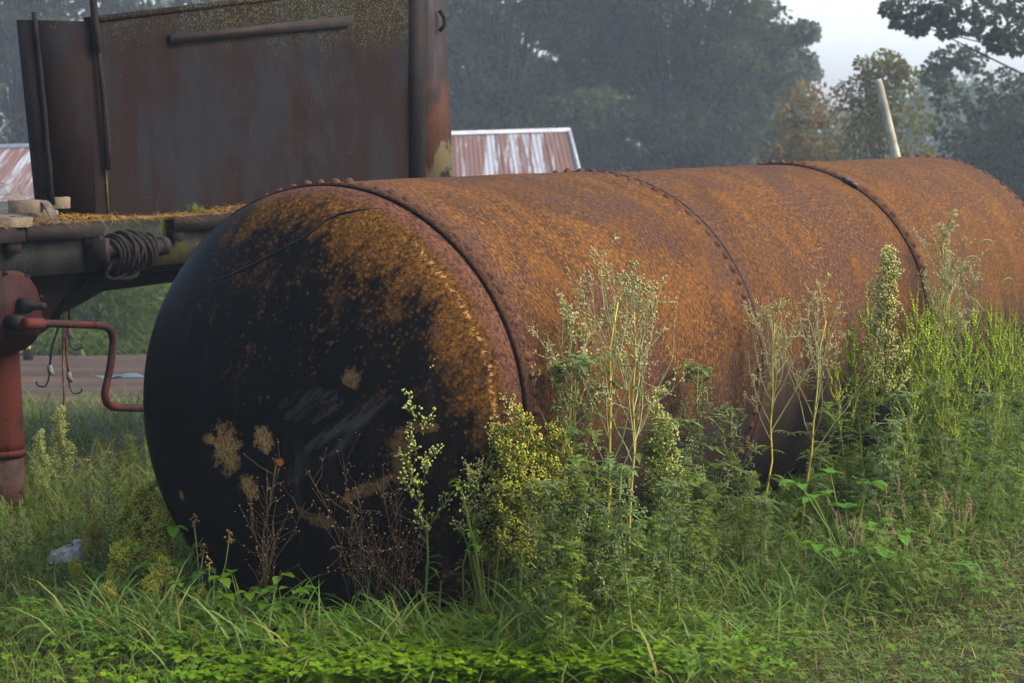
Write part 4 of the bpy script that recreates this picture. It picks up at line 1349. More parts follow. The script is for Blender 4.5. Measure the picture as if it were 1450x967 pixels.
def lettuce(h=1.0, top=.5, width=.30, lean=(.03, 0), seedy=1.0, stems=1):
    st, br, lf, bd = MB(), MB(), MB(), MB()
    P = stemline(h * .86, lean, 8, .006)
    st.tube(P, np.linspace(.0052, .0022, len(P)), 6)
    BP, BA = [], []
    def spray(b0, d, ln, r, dep):
        Q = [b0]
        dd_ = d
        n = 5
        for k in range(n):
            dd_ = unit(dd_ + rng.normal(0, .10, 3) + np.array([0, 0, .10]))
            Q.append(Q[-1] + dd_ * ln / n)
        Q = np.array(Q)
        br.tube(Q, np.linspace(r, r * .5, n + 1), 4, False)
        if dep:
            m = int(rng.integers(2, 5))
            for k in range(m):
                f = rng.uniform(.35, .95)
                spray(along(Q, f), unit(dd_ + rng.normal(0, .55, 3)), ln * rng.uniform(.28, .5), r * .6, dep - 1)
        nbud = int(2 * seedy) if dep else int(4 * seedy)
        for k in range(nbud):
            f = rng.uniform(.3, 1.0) if k else 1.0
            q = along(Q, f)
            d2 = unit(dd_ + rng.normal(0, .45, 3))
            BP.append(q + d2 * rng.uniform(.004, .010)); BA.append(d2)
    nb = 15
    for k in range(nb):
        f = top + (1 - top) * (k + rng.uniform(0, .6)) / nb
        a = k * 2.4 + rng.uniform(-.4, .4)
        g_ = (f - top) / (1 - top)
        ln = width * h * (1.35 - .9 * g_) * rng.uniform(.7, 1.1)
        el = .75 + .9 * g_
        spray(along(P, min(f, .999)), unit((math.cos(a) * .62, math.sin(a) * .62, el)), ln, .0022, 2 if ln > .08 * h else 1)
    bd.beads(BP, rng.uniform(.0017, .0027, len(BP)), BA, 2.6)
    # lobed leaves on the lower stem
    n = 26
    for k in range(n):
        f = rng.uniform(.10, .80)
        b0 = along(P, f)
        a = rng.uniform(0, 2 * PI)
        d = unit((math.cos(a), math.sin(a), rng.uniform(.05, .6)))
        l = rng.uniform(.06, .14) * (1.15 - f * .7) * (h / .9)
        s = unit(np.cross(d, (0, 0, 1)))
        lf.leaves([b0], [d], [s], l, l * .10, 4, .45, .35, lance)
        for j in range(3):
            q = b0 + d * l * (.3 + .2 * j) + np.array([0, 0, -.45 * l * (.3 + .2 * j) ** 2])
            for sg in (-1, 1):
                lf.leaves([q], [unit(s * sg + d * -.25)], [d], l * .22, l * .045, 2, .2, .2)
    return proto("wild_lettuce", [("stem", st, M_STEMY), ("branch", br, M_STEMP), ("foliage", lf, M_LEAFB), ("seed_bud", bd, M_BUD)])

def ragweed(h=.9, nsp=20, lean=(.02, 0), leafy=1.0, low=.45):
    st, lf, sp = MB(), MB(), MB()
    P = stemline(h * .9, lean, 7, .008)
    st.tube(P, np.linspace(.0045, .0018, len(P)), 5)
    FP, FA, FR = [], [], []
    def spike(b0, d, ln):
        n = int(ln / .0078)
        dd_ = d
        q = b0.copy()
        for k in range(n):
            dd_ = unit(dd_ + rng.normal(0, .03, 3) + (0, 0, .02))
            q = q + dd_ * ln / n
            FP.append(q + rng.normal(0, .002, 3)); FA.append(unit(rng.normal(0, .5, 3) + (0, 0, -.8)))
            FR.append(.0082 * (1 - .72 * k / n) * rng.uniform(.8, 1.2))
        st.tube([b0 - d * .03, b0, q], [.001, .0008, .0005], 3, False)
    spike(P[-1], np.array([0, 0, 1.0]), h * .18)
    for k in range(nsp):
        f = low + (1 - low) * (k + .5) / nsp
        b0 = along(P, f)
        a = k * 2.4
        ln_b = .12 * h * (1.15 - f) * 2 * rng.uniform(.6, 1.1)
        d = unit((math.cos(a), math.sin(a), 1.25))
        e = b0 + d * ln_b
        st.tube([b0, (b0 + e) / 2 + (0, 0, -.006), e], [.0016, .0012, .001], 4, False)
        spike(e, unit((math.cos(a) * .55, math.sin(a) * .55, 1)), rng.uniform(.08, .15) * h)
        if rng.random() < .7:
            spike(b0 + d * ln_b * .6, unit((math.cos(a + 1) * .3, math.sin(a + 1) * .3, 1)), rng.uniform(.05, .10) * h)
    sp.beads(FP, np.array(FR), FA, 1.1)
    for k in range(int(17 * leafy)):
        f = rng.uniform(.08, .85)
        b0 = along(P, f)
        a = rng.uniform(0, 2 * PI)
        d = unit((math.cos(a), math.sin(a), rng.uniform(.1, .7)))
        l = rng.uniform(.08, .15) * (1.25 - f * .7)
        s = unit(np.cross(d, (0, 0, 1)))
        lf.leaves([b0], [d], [s], l, l * .06, 3, .4, .2, lance)
        js = np.array([.25, .4, .55, .7, .82])
        for sg in (-1, 1):
            q = b0 + d * l * js[:, None] + np.array([0, 0, -1]) * (.4 * l * js ** 2)[:, None]
            lf.leaves(q, np.tile(s * sg + d * .7, (5, 1)), np.tile(d, (5, 1)), l * np.array([.34, .40, .34, .26, .18]), l * .05, 2, .3, .15, lance)
    return proto("ragweed", [("stem", st, M_STEMG), ("foliage", lf, M_RAGL), ("flower_spike", sp, M_SPIKE)])

def mugwort(h=.6, leafy=1.0, mat=None, lean=(.02, 0), tops=True):
    st, lf, fl = MB(), MB(), MB()
    P = stemline(h, lean, 7, .012)
    st.tube(P, np.linspace(.0042, .0015, len(P)), 5)
    FP, FA = [], []
    def leafset(Q, n, sc):
        for k in range(n):
            f = rng.uniform(.1, 1)
            b0 = along(Q, f)
            a = rng.uniform(0, 2 * PI)
            d = unit((math.cos(a), math.sin(a), rng.uniform(-.1, .8)))
            l = sc * rng.uniform(.6, 1.2)
            s = unit(np.cross(d, (0, 0, 1)))
            lf.leaves([b0], [d], [s], l, l * .13, 3, .3, .25, lance)
            for sg in (-1, 1):
                lf.leaves([b0 + d * l * .3, b0 + d * l * .55], [unit(s * sg + d * .8)] * 2, [d] * 2, [l * .42, l * .34], l * .08, 2, .2, .2, lance)
    leafset(P, int(22 * leafy), .075)
    for k in range(9):
        f = .3 + .68 * k / 9
        b0 = along(P, f)
        a = k * 2.4
        d = unit((math.cos(a), math.sin(a), 1.0))
        ln = .34 * h * (1.2 - f)
        Q = np.array([b0, b0 + d * ln * .5, b0 + unit(d + np.array([0, 0, .5])) * ln])
        st.tube(Q, [.0018, .0014, .0008], 4, False)
        leafset(Q, int(8 * leafy), .045)
        if tops:
            for j in range(34):
                u = rng.uniform(.35, 1.05)
                FP.append(along(Q, min(u, 1)) + rng.normal(0, .009, 3)); FA.append((0, 0, 1))
    if tops:
        fl.beads(FP, rng.uniform(.002, .0036, len(FP)), FA, 1.3)
    return proto("mugwort", [("stem", st, M_STEMG), ("foliage", lf, mat or M_LEAFB), ("flower_panicle", fl, leafmat("grey_green_flower", (.16, .21, .09), (.21, .25, .12), None, .2))])

def smartweed(h=.4):
    st, lf, fl = MB(), MB(), MB()
    for m_ in range(5):
        a = m_ * 1.3 + rng.uniform(-.3, .3)
        P = stemline(h * rng.uniform(.7, 1), np.array([math.cos(a), math.sin(a)]) * h * rng.uniform(.2, .6), 6, .01)
        st.tube(P, np.linspace(.002, .0009, len(P)), 4)
        n = 9
        f = rng.uniform(.15, .9, n)
        B0 = np.array([along(P, x) for x in f])
        a2 = rng.uniform(0, 2 * PI, n)
        D = np.stack([np.cos(a2), np.sin(a2), rng.uniform(.1, .9, n)], 1)
        lf.leaves(B0, D, perp(D), rng.uniform(.04, .075, n), rng.uniform(.005, .009, n), 3, .4, .3, lance)
        for j in range(2):
            e = P[-1] - (0, 0, .03 * j)
            d = unit(rng.normal(0, .4, 3) + (0, 0, 1))
            k = 12
            FPs = e + d * np.linspace(0, .028, k)[:, None] + rng.normal(0, .0012, (k, 3))
            fl.beads(FPs, rng.uniform(.0016, .0026, k), np.tile(d, (k, 1)), 1.2)
    return proto("smartweed", [("stem", st, M_STEMG), ("foliage", lf, M_LEAF), ("pink_spike", fl, M_PINK)])

def dryweed(h=.5, n=7, heads=90):
    st, fl = MB(), MB()
    FP = []
    for m_ in range(n):
        a = rng.uniform(0, 2 * PI)
        P = stemline(h * rng.uniform(.6, 1), np.array([math.cos(a), math.sin(a)]) * h * rng.uniform(.05, .32), 6, .012)
        st.tube(P, np.linspace(.0012, .0006, len(P)), 4)
        for k in range(11):
            b0 = along(P, rng.uniform(.4, 1))
            d = unit(rng.normal(0, .6, 3) + (0, 0, 1))
            e = b0 + d * rng.uniform(.03, .10)
            st.tube([b0, (b0 + e) / 2 + rng.normal(0, .004, 3), e], [.0008, .0007, .0005], 3, False)
            FP.append(e)
            if rng.random() < .6: FP.append(e + rng.normal(0, .008, 3))
    fl.beads(FP, rng.uniform(.0016, .0032, len(FP)), None, .9)
    return proto("withered_weed", [("stem", st, M_STEMB), ("seed_head", fl, M_TAN)])

def broadleaf(h=.22, n=9, size=.05):
    st, lf = MB(), MB()
    ov = lambda t: (.25, .95, 1.0, .65, .05)[int(round(t * 4))]
    for m_ in range(n):
        a = m_ * 2.4 + rng.uniform(-.3, .3)
        hh = h * rng.uniform(.45, 1)
        e = np.array([math.cos(a) * h * rng.uniform(.1, .55), math.sin(a) * h * rng.uniform(.1, .55), hh])
        st.tube([(0, 0, 0), e * (.45, .45, .6), e], [.002, .0016, .001], 4, False)
        d0 = unit(e * (1, 1, 0) + 1e-3)
        for k in (-1, 0, 1):
            c, s = math.cos(k * 1.25), math.sin(k * 1.25)
            d = unit(np.array([d0[0] * c - d0[1] * s, d0[0] * s + d0[1] * c, rng.uniform(-.1, .45)]))
            l = size * rng.uniform(.8, 1.25)
            lf.leaves([e + d * .004], [d], perp(d[None]), l, l * .36, 4, .35, .25, ov)
    return proto("broadleaf_weed", [("stem", st, M_STEMG), ("foliage", lf, M_BROAD)])

def foxtail(h=1.0, side=1):
    st, lf, hd_ = MB(), MB(), MB()
    P = stemline(h, (.10 * side, 0), 8, .006)
    st.tube(P, np.linspace(.0028, .0012, len(P)), 5)
    for k in range(5):
        f = .25 + .13 * k
        a = k * PI + rng.uniform(-.6, .6)
        D = np.array([[math.cos(a) * .6, math.sin(a) * .6, 1]])
        lf.blades([along(P, f)], D, [[-math.sin(a), math.cos(a), 0]], rng.uniform(.16, .26), .0065, 4, .75)
    q, d = P[-1].copy(), unit((.5 * side, 0, 1))
    Q, TD = [], []
    for k in range(26):
        d = unit(d + np.array([.045 * side, 0, -.105]))
        q = q + d * .0036
        Q.append(q.copy()); TD.append(d.copy())
    Q = np.array(Q)
    rr_ = .0045 * np.sin(np.linspace(.3, PI - .25, 26)) ** .6
    hd_.tube(Q, rr_, 6)
    n = 320
    i = rng.integers(0, 26, n)
    D = np.array(TD)[i] * .6 + rng.normal(0, .75, (n, 3))
    S = rng.normal(0, 1, (n, 3)); S /= np.linalg.norm(S, axis=1)[:, None]
    hd_.blades(Q[i], D, S, rng.uniform(.006, .012, n), .0004, 1, 0)
    return proto("foxtail_grass", [("stem", st, M_STEMG), ("blade", lf, M_BROAD), ("seed_head", hd_, M_FOX)])

def plantain(h=.2):
    st, hd_ = MB(), MB()
    for m_ in range(2):
        P = stemline(h * (1 - .25 * m_), rng.normal(0, .02, 2), 5, .003)
        st.tube(P, .0011, 4)
        k = 16
        FPs = P[-1] + np.stack([np.zeros(k), np.zeros(k), np.linspace(-.012, .012, k)], 1) + rng.normal(0, .003, (k, 3)) * (1, 1, .3)
        hd_.beads(FPs, .003, None, 1)
    return proto("plantain", [("stem", st, M_STEMG), ("seed_head", hd_, M_TAN)])

def clover_flower(h=.1):
    st, hd_ = MB(), MB()
    st.tube([(0, 0, 0), (.005, 0, h * .5), (0, .004, h)], .0011, 4)
    n = 60
    d = rng.normal(0, 1, (n, 3)); d /= np.linalg.norm(d, axis=1)[:, None]
    hd_.beads(np.array([0, .004, h]) + d * .0085 * (1, 1, .9), .0040, d, 1.6)
    return proto("clover_flower", [("stem", st, M_STEMG), ("flower_head", hd_, leafmat("clover_pink", (.42, .13, .30), (.50, .20, .38), None, .2))])

USED = {}
def put(pr, px, Y, label, group, cat="weed", top=None, h0=1.0, rz=None, scale=None, tilt=0.0, base=None):
    """stand a plant at distance Y in image column px; its height from the row its top reaches"""
    first = pr.name not in USED
    USED[pr.name] = 1
    o = pr if first else copy_tree(pr)
    x = px_x(px, Y, .1)
    z = float(terrain(x, Y)) - .01
    if scale is None:
        for _ in range(3):
            zt_ = float(at_y(px, top, Y)[2])
            scale = (zt_ - z) / h0
    o.location = (x, Y, z)
    o.rotation_euler = (0, tilt, random.uniform(0, 6.28) if rz is None else rz)
    o.scale = (scale, scale, scale)
    tag(o, label, cat, group)
    return o
def side_y(px, gap):
    """distance Y at column px of the line that runs along the tank's near side, gap metres out from its belly"""
    c = TC[:2] - TN[:2] * (R + gap)
    k = (px - 725) / F
    # c0 + a t = k * (c1 + b t) * 1.01
    tt_ = (k * 1.015 * c[1] - c[0]) / (TA[0] - k * 1.015 * TA[1])
    return c[1] + TA[1] * tt_

# --- horseweed in front of the black head and along the side
HW = [horseweed(.8, M_FLOW, 1.2, .40, .19), horseweed(.8, M_FLOW, .9, .42, .15, lean=(.06, .02)), horseweed(.7, M_FLOWY, 1.2, .35, .24, .9, multi=3),
      horseweed(1.0, M_FLOW, 2.0, .45, .17, 1.6), horseweed(.32, M_FLOWY, .45, .25, .30, .8, multi=6)]
g1 = "flowering horseweed plants"
put(HW[0], 603, 6.28, "tall horseweed with cream flower plume standing before the black head", g1, top=518, h0=.8, rz=1.2)
put(HW[1], 645, 6.27, "slender horseweed leaning beside the plume before the black head", g1, top=560, h0=.8, rz=0, tilt=.10)
put(HW[2], 740, 6.25, "bushy olive-flowered horseweed in front of the first riveted seam", g1, top=590, h0=.7)
put(HW[2], 712, 6.30, "low olive-flowered horseweed beside the bushy one at the head's rim", g1, top=625, h0=.7)
put(HW[2], 785, 6.32, "olive-flowered horseweed at the foot of the first riveted seam", g1, top=612, h0=.7)
put(HW[3], 1258, side_y(1258, .28), "thick cream-plumed horseweed rising above the ragweed stand", g1, top=358, h0=1.0)
put(HW[3], 90, 7.7, "tall pale horseweed beside the trailer's landing leg", g1, top=580, h0=1.0, rz=2.0)
put(HW[0], 158, 7.4, "slim pale horseweed between landing leg and black dome", g1, top=645, h0=.8)
put(HW[4], 200, 7.05, "broad olive-flowered horseweed clump below the black dome's edge", g1, top=690, h0=.32)
put(HW[4], 165, 6.75, "low olive-flowered horseweed clump near the pale stone", g1, top=770, h0=.32)
put(HW[4], 235, 6.6, "low frothy horseweed clump in front of the dome's foot", g1, top=790, h0=.32)
for (px, Y, top) in ((130, 7.3, 740), (225, 6.9, 720), (185, 7.2, 705), (210, 6.5, 815), (150, 6.45, 830), (285, 6.4, 835), (110, 7.0, 790)):
    put(HW[4], px, Y, "frothy olive-flowered horseweed in the patch between pale stone and black dome", g1, top=top, h0=.32)
put(HW[3], 62, 8.0, "pale horseweed rising close beside the red landing leg's foot", g1, top=612, h0=1.0)
put(HW[0], 128, 7.6, "thin horseweed behind the slim pale one near the dome", g1, top=655, h0=.8)
put(HW[3], 182, 7.9, "leafy horseweed in the shadow of the black dome's edge", g1, top=668, h0=1.0)
put(HW[0], 40, 7.2, "short cream horseweed before the red landing leg", g1, top=725, h0=.8)
put(HW[1], 12, 6.9, "thin horseweed at the base of the landing leg", g1, top=735, h0=.8)
put(HW[2], 255, 6.35, "short olive horseweed among the clover before the dome", g1, top=845, h0=.7)
put(HW[1], 1320, side_y(1320, .75), "small horseweed with yellowish plume below the ragweed stand", g1, top=690, h0=.8)
put(HW[0], 945, side_y(945, .2), "slim horseweed with budding tip beside the mugwort", g1, top=560, h0=.8)
# --- wild lettuce
WL_ = [lettuce(1.0, .42, .30), lettuce(1.0, .5, .24, (-.03, .02)), lettuce(1.0, .55, .22, (.05, 0))]
g2 = "wild lettuce gone to seed along the tank"
put(WL_[0], 856, side_y(856, .10), "tallest wild lettuce with wide seedy spray on yellow stem", g2, top=352, h0=1.0, rz=.5)
put(WL_[1], 893, side_y(893, .14), "wild lettuce leaning beside the tallest one", g2, top=358, h0=1.0, rz=2.2)
put(WL_[2], 795, side_y(795, .06), "slender grey wild lettuce standing at the first riveted seam", g2, top=405, h0=1.0, rz=1.)
put(WL_[1], 1083, side_y(1083, .10), "wild lettuce in front of the second seam with drooping spray", g2, top=402, h0=1.0, rz=4.)
put(WL_[0], 1133, side_y(1133, .16), "leaning wild lettuce with seedy spray past the second seam", g2, top=398, h0=1.0, rz=0., tilt=.06)
put(WL_[2], 1348, side_y(1348, .12), "wild lettuce whose dry spray tops the ragweed stand", g2, top=288, h0=1.0, rz=3.)
put(WL_[2], 1330, side_y(1330, .14), "thin dry wild lettuce beside the third seam", g2, top=352, h0=1.0, rz=5.)
# --- ragweed stand
MW = [mugwort(.6, 1.2), mugwort(.6, 1.4, M_LEAF, (.03, .02)), mugwort(.5, 1.5, M_LEAF, (0, .02), False)]
RW = [ragweed(.9, 12, (.05, .03), 3.0, .50), ragweed(.9, 9, (.12, -.05), 3.2, .58), ragweed(.9, 13, (-.08, .04), 3.0, .46)]
g3 = "ragweed stand crowding the far half of the tank"
rows = [(1195, .10, 452), (1222, .16, 430), (1240, .08, 395), (1288, .10, 392), (1312, .2, 412), (1336, .12, 405), (1360, .22, 412), (1384, .12, 425), (1404, .24, 428),
        (1424, .12, 424), (1446, .24, 426), (1300, .34, 450), (1330, .4, 470), (1365, .38, 455), (1395, .44, 470), (1420, .4, 450), (1450, .4, 460), (1280, .45, 520),
        (1350, .55, 520), (1385, .6, 540), (1430, .6, 530), (1470, .3, 440), (1490, .5, 480), (1315, .15, 420), (1410, .05, 420), (1375, .05, 415), (1345, .3, 440), (1440, .05, 415), (1265, .2, 470), (1295, .22, 425), (1325, .28, 440), (1352, .16, 418), (1390, .3, 445), (1412, .32, 440), (1432, .3, 436), (1308, .5, 500), (1370, .5, 495), (1405, .55, 500), (1455, .55, 500), (1335, .62, 560), (1290, .6, 575), (1365, .72, 590), (1415, .72, 580), (1450, .75, 590)]
for i, (px, gp_, top) in enumerate(rows):
    lab = ("tall ragweed with beaded spikes against the tank " if gp_ < .16 else "ragweed with beaded spikes in the middle of the stand " if gp_ < .39 else "shorter ragweed at the front of the stand ") + ("beside the thick cream-plumed horseweed" if px < 1300 else "by the dry lettuce spray" if px < 1375 else "below the foxtail heads")
    put(RW[i % 3], px, side_y(px, gp_), lab, g3, top=top + random.uniform(-8, 8), h0=.98)
for i, (px, gp_, top) in enumerate(((1275, .5, 560), (1322, .52, 545), (1362, .65, 560), (1400, .7, 560), (1440, .66, 555), (1300, .75, 620), (1345, .8, 625), (1395, .85, 640), (1435, .9, 640), (1250, .6, 600))):
    put(MW[i % 3], px, side_y(px, gp_), "leafy mugwort low in front of the ragweed stand", "mugwort before the ragweed stand", top=top, h0=.58)
put(RW[1], 1200, side_y(1200, .20), "separate darker ragweed with spread spikes in front of the tank's dark underside", "lone ragweed", top=505, h0=.92)
# --- mugwort and leafy filler along the near side
g4 = "leafy mugwort crowding the tank's near side"
put(MW[0], 1000, side_y(1000, .12), "upright pale mugwort with frothy tip between the two lettuce groups", "tall mugwort", top=515, h0=.6)
put(MW[0], 965, side_y(965, .18), "mugwort with grey-green tip beside the taller frothy mugwort", "tall mugwort", top=590, h0=.6)
put(MW[0], 1045, side_y(1045, .16), "mugwort with pale tip just before the second seam's lettuce", "tall mugwort", top=575, h0=.6)
put(MW[1], 925, side_y(925, .16), "dark green leafy mugwort between tallest lettuce and budding horseweed", "tall mugwort", top=600, h0=.6)
put(MW[1], 1168, side_y(1168, .14), "leafy mugwort between the leaning lettuce and the lone ragweed", "tall mugwort", top=575, h0=.6)
put(RW[2], 1215, side_y(1215, .12), "ragweed with short spikes behind the lone darker ragweed", "lone ragweed", top=470, h0=.98)
put(MW[0], 820, side_y(820, .10), "pale leafy mugwort behind the slender grey lettuce", "tall mugwort", top=500, h0=.6)
LMK = [(770, "the first riveted seam"), (856, "the tallest wild lettuce"), (945, "the slim budding horseweed"), (1010, "the tall frothy mugwort"), (1083, "the second-seam lettuce"), (1150, "the leaning seedy lettuce"), (1200, "the lone dark ragweed"), (1270, "the thick cream-plumed horseweed")]
for i in range(34):
    px = 760 + 560 * (i / 34) + random.uniform(-12, 12)
    gp_ = random.uniform(.08, .5)
    top = 640 + (px - 760) * .06 + random.uniform(-45, 60) + gp_ * 120
    lm = min(LMK, key=lambda k: abs(k[0] - px))[1]
    lab = ("leafy mugwort tucked against the tank behind " if gp_ < .24 else "leafy mugwort growing out in front of ") + lm
    put(MW[(0, 1, 2, 1)[i % 4]], px, side_y(px, gp_), lab, g4, top=top, h0=.58)
for (px, Y, top) in ((20, 9.5, 640), (60, 9.2, 650), (120, 9.0, 665), (170, 8.8, 640), (185, 9.6, 615), (130, 10.2, 620), (210, 8.3, 690), (95, 10.5, 625), (40, 8.2, 700), (5, 8.6, 690)):
    put(MW[2], px, Y, "dark leafy weed in the shade under the trailer behind the black dome", "leafy weeds under the trailer", top=top, h0=.5)
# --- smartweed
SW = [smartweed(.4), smartweed(.4)]
for i in range(12):
    px = random.uniform(1170, 1390)
    put(SW[i % 2], px, side_y(px, random.uniform(.55, 1.0)), "pink-beaded smartweed at the front edge of the weeds", "pink smartweed plants", top=random.uniform(700, 775), h0=.38)
# --- withered weeds before the head
DW = [dryweed(.5, 7), dryweed(.5, 12)]
put(DW[0], 372, 6.28, "withered brown weed with tan seed heads below the two ochre patches", "withered brown weeds", top=650, h0=.5)
put(DW[1], 520, 6.27, "larger withered brown weed before the scraped part of the head", "withered brown weeds", top=655, h0=.5)
put(DW[1], 560, 6.24, "withered brown weed tangled behind the cream-plumed horseweed", "withered brown weeds", top=690, h0=.5)
# --- broadleaf seedlings
BL = [broadleaf(.22, 14, .036), broadleaf(.2, 12, .038), broadleaf(.3, 16, .013)]
g5 = "broadleaf weeds at the foot of the tank"
for (px, Y, top, lab) in ((248, 6.75, 735, "broadleaf weed with rounded leaves climbing the dome's lower edge"), (350, 6.22, 808, "broadleaf weed with glossy trifoliate leaves before the head"),
                          (405, 6.20, 822, "broadleaf weed at the middle of the head's foot"), (300, 6.35, 820, "small broadleaf weed near the plantain stalks"),
                          (690, 6.26, 665, "thin broadleaf weed climbing beside the bushy horseweed"), (1203, side_y(1203, .6), 680, "bright pale-green broadleaf weed before the lone ragweed"),
                          (1270, side_y(1270, .8), 765, "broadleaf weed among the smartweed")):
    put(BL[2] if px == 690 else BL[0] if px != 405 else BL[1], px, Y, lab, g5, top=top, h0=.22 if px != 690 else .3)
for (px, Y, s) in ((40, 6.3, .8), (85, 6.15, .7), (130, 6.2, .7), (1350, 6.75, .75), (1390, 6.7, .9), (1365, 6.9, .7), (640, 6.1, .5)):
    put(BL[1], px, Y, "low broadleaf weed in the mown grass", "low broadleaf weeds in the mown grass", scale=s)
# --- foxtail, plantain, clover blossoms
FX = [foxtail(1.0, 1), foxtail(1.0, -1)]
put(FX[1], 1432, side_y(1432, .25), "foxtail grass with arching head and broad blades above the ragweed", "foxtail grasses", top=342, h0=1.01, rz=0)
put(FX[0], 1408, side_y(1408, .3), "foxtail grass with head nodding beside the dry lettuce spray", "foxtail grasses", top=365, h0=1.01, rz=PI)
put(FX[1], 1452, side_y(1452, .35), "foxtail grass hanging over the end of the ragweed stand", "foxtail grasses", top=395, h0=1.01, rz=.4)
PLT = [plantain(.2)]
put(PLT[0], 283, 6.5, "plantain seed stalks against the black dome", "plantain stalks", top=742, h0=.2)
put(PLT[0], 300, 6.42, "plantain seed stalks beside the trifoliate weed", "plantain stalks", top=760, h0=.2)
CF = [clover_flower(.1)]
for (px, py) in ((120, 832), (375, 908), (187, 954), (313, 932), (447, 873), (234, 952), (90, 826), (60, 930), (430, 855), (270, 905)):
    Y = float(np.clip(EYE * F / (py - 171) * .965, 5.8, 8))
    put(CF[0], px, Y, "pink clover blossom in the grass before the tank", "pink clover blossoms", "flower", top=py - 6, h0=.105)
# white blossom and stone
p = ground_pt(103, 806)
th_ = np.linspace(0, 2 * PI, 22, endpoint=False)
mb = MB()
rings = []
for k, f in enumerate(np.linspace(0, PI / 2, 7)):
    wob = 1 + .16 * np.sin(th_ * 2 + .5 + f) + .09 * np.sin(th_ * 5 + f * 3)
    rings.append(np.stack([.085 * np.cos(th_) * math.cos(f) * wob, .055 * np.sin(th_) * math.cos(f) * wob, .055 * math.sin(f) * (1 + .2 * np.sin(th_ + 1)) - .01], 1) + rng.normal(0, .0035, (22, 3)))
v = np.array(rings).reshape(-1, 3)
q = [[r * 22 + i, r * 22 + (i + 1) % 22, (r + 1) * 22 + (i + 1) % 22, (r + 1) * 22 + i] for r in range(6) for i in range(22)]
o = mb.add(v, quads=q).obj("stone", plain("pale_grey_stone", (.24, .23, .21), .9, .4, 25, .6), None)
o.location = p + (0, 0, .045)
tag(o, "pale grey stone half hidden in the grass near the landing leg", "stone")

# ================================================================== GRASS, CLOVER, CLIPPINGS
def in_tank(x, y, m=.30):
    t_ = (x - TC[0]) * TA[0] + (y - TC[1]) * TA[1]
    n_ = (x - TC[0]) * TN[0] + (y - TC[1]) * TN[1]
    return (np.abs(n_) < m) & (t_ > -.12) & (t_ < SEAM[3] + .1)
def tank_n(x, y):
    return -((x - TC[0]) * TN[0] + (y - TC[1]) * TN[1])     # >0 on the open side
def wedge(n, y0, y1, k=.285, p=1.0):
    Y = y0 + (y1 - y0) * rng.uniform(0, 1, n) ** p
    X = rng.uniform(-1, 1, n) * k * Y
    m = ~in_tank(X, Y)
    return X[m], Y[m]
def grass(name, X, Y, Lh, W, mat, label, droop, spread=.5, segs=4, lift=0.0):
    n = len(X)
    a = rng.uniform(0, 2 * PI, n)
    D = np.stack([np.cos(a) * spread, np.sin(a) * spread, np.ones(n)], 1)
    b = a + PI / 2 + rng.normal(0, .5, n)
    S = np.stack([np.cos(b), np.sin(b), np.zeros(n)], 1)
    P = np.stack([X, Y, terrain(X, Y) - .005 + lift * rng.uniform(0, 1, n)], 1)
    o = MB().blades(P, D, S, Lh, W, segs, droop).obj(name, mat)
    tag(o, label, "grass", kind="stuff")
    return o
M_GR = leafmat("grass_blade", (.09, .13, .026), (.13, .175, .04), (.20, .175, .06), .4)
M_GRB = leafmat("lush_grass_blade", (.075, .13, .032), (.11, .18, .045), (.17, .16, .05), .38)
M_DRY = leafmat("dry_blade", (.20, .17, .065), (.14, .13, .045), (.28, .22, .10), .2)
X, Y = wedge(36000, 5.5, 9.6, .29, 1.1)
keep = ~((X > -1.0) & (X < .45) & (Y < 6.36) & (rng.uniform(0, 1, len(X)) < .72))
X, Y = X[keep], Y[keep]
tn_ = tank_n(X, Y)
mown = (X > .35) & (tn_ > 1.15)
Lh = np.where(mown, rng.uniform(.035, .085, len(X)), rng.uniform(.06, .17, len(X)))
grass("grass", X, Y, Lh, rng.uniform(.0012, .0026, len(X)), M_GR, "green meadow grass around the tank", rng.uniform(.1, .8, len(X)))
# taller arching grass hugging the tank's foot and weeds
n = 5200
t_ = rng.uniform(-.5, 5.5, n)
o_ = rng.uniform(.45, 1.55, n)
X = TC[0] + TA[0] * t_ - TN[0] * o_
Y = TC[1] + TA[1] * t_ - TN[1] * o_
X2 = rng.uniform(-1.35, .25, 2600); Y2 = 6.02 + .22 * rng.normal(0, 1, 2600) * .6 + np.maximum(0, -X2 - .75) * .55
X, Y = np.append(X, X2), np.append(Y, Y2)
m = ~in_tank(X, Y)
X, Y = X[m], Y[m]
grass("tall_grass", X, Y, rng.uniform(.14, .42, len(X)), rng.uniform(.0018, .0050, len(X)), M_GRB, "tall arching grass blades along the foot of the tank", rng.uniform(.25, 1.0, len(X)), .45)
# dark undergrowth on the trailer side
X, Y = wedge(9000, 8.0, 15.5, .30, 1.0)
m = X < -.9
grass("rank_grass", X[m], Y[m], rng.uniform(.12, .32, m.sum()), rng.uniform(.003, .006, m.sum()), M_GRB, "rank dark grass under and behind the trailer", rng.uniform(.2, .8, m.sum()))
# clippings on the mown strip
X, Y = wedge(4200, 5.5, 8.2, .29)
m = (X > .1) & (tank_n(X, Y) > .95) | (rng.uniform(0, 1, len(X)) < .12)
X, Y = X[m], Y[m]
n = len(X)
a = rng.uniform(0, 2 * PI, n)
D = np.stack([np.cos(a), np.sin(a), rng.uniform(-.05, .35, n)], 1)
S = np.stack([-np.sin(a), np.cos(a), np.zeros(n)], 1)
o = MB().blades(np.stack([X, Y, terrain(X, Y) + rng.uniform(.01, .055, n)], 1), D, S, rng.uniform(.05, .16, n), rng.uniform(.0012, .0024, n), 3, .15).obj("grass_clippings", M_DRY)
tag(o, "dry straw-coloured clippings lying on the mown grass", "clippings", kind="stuff")
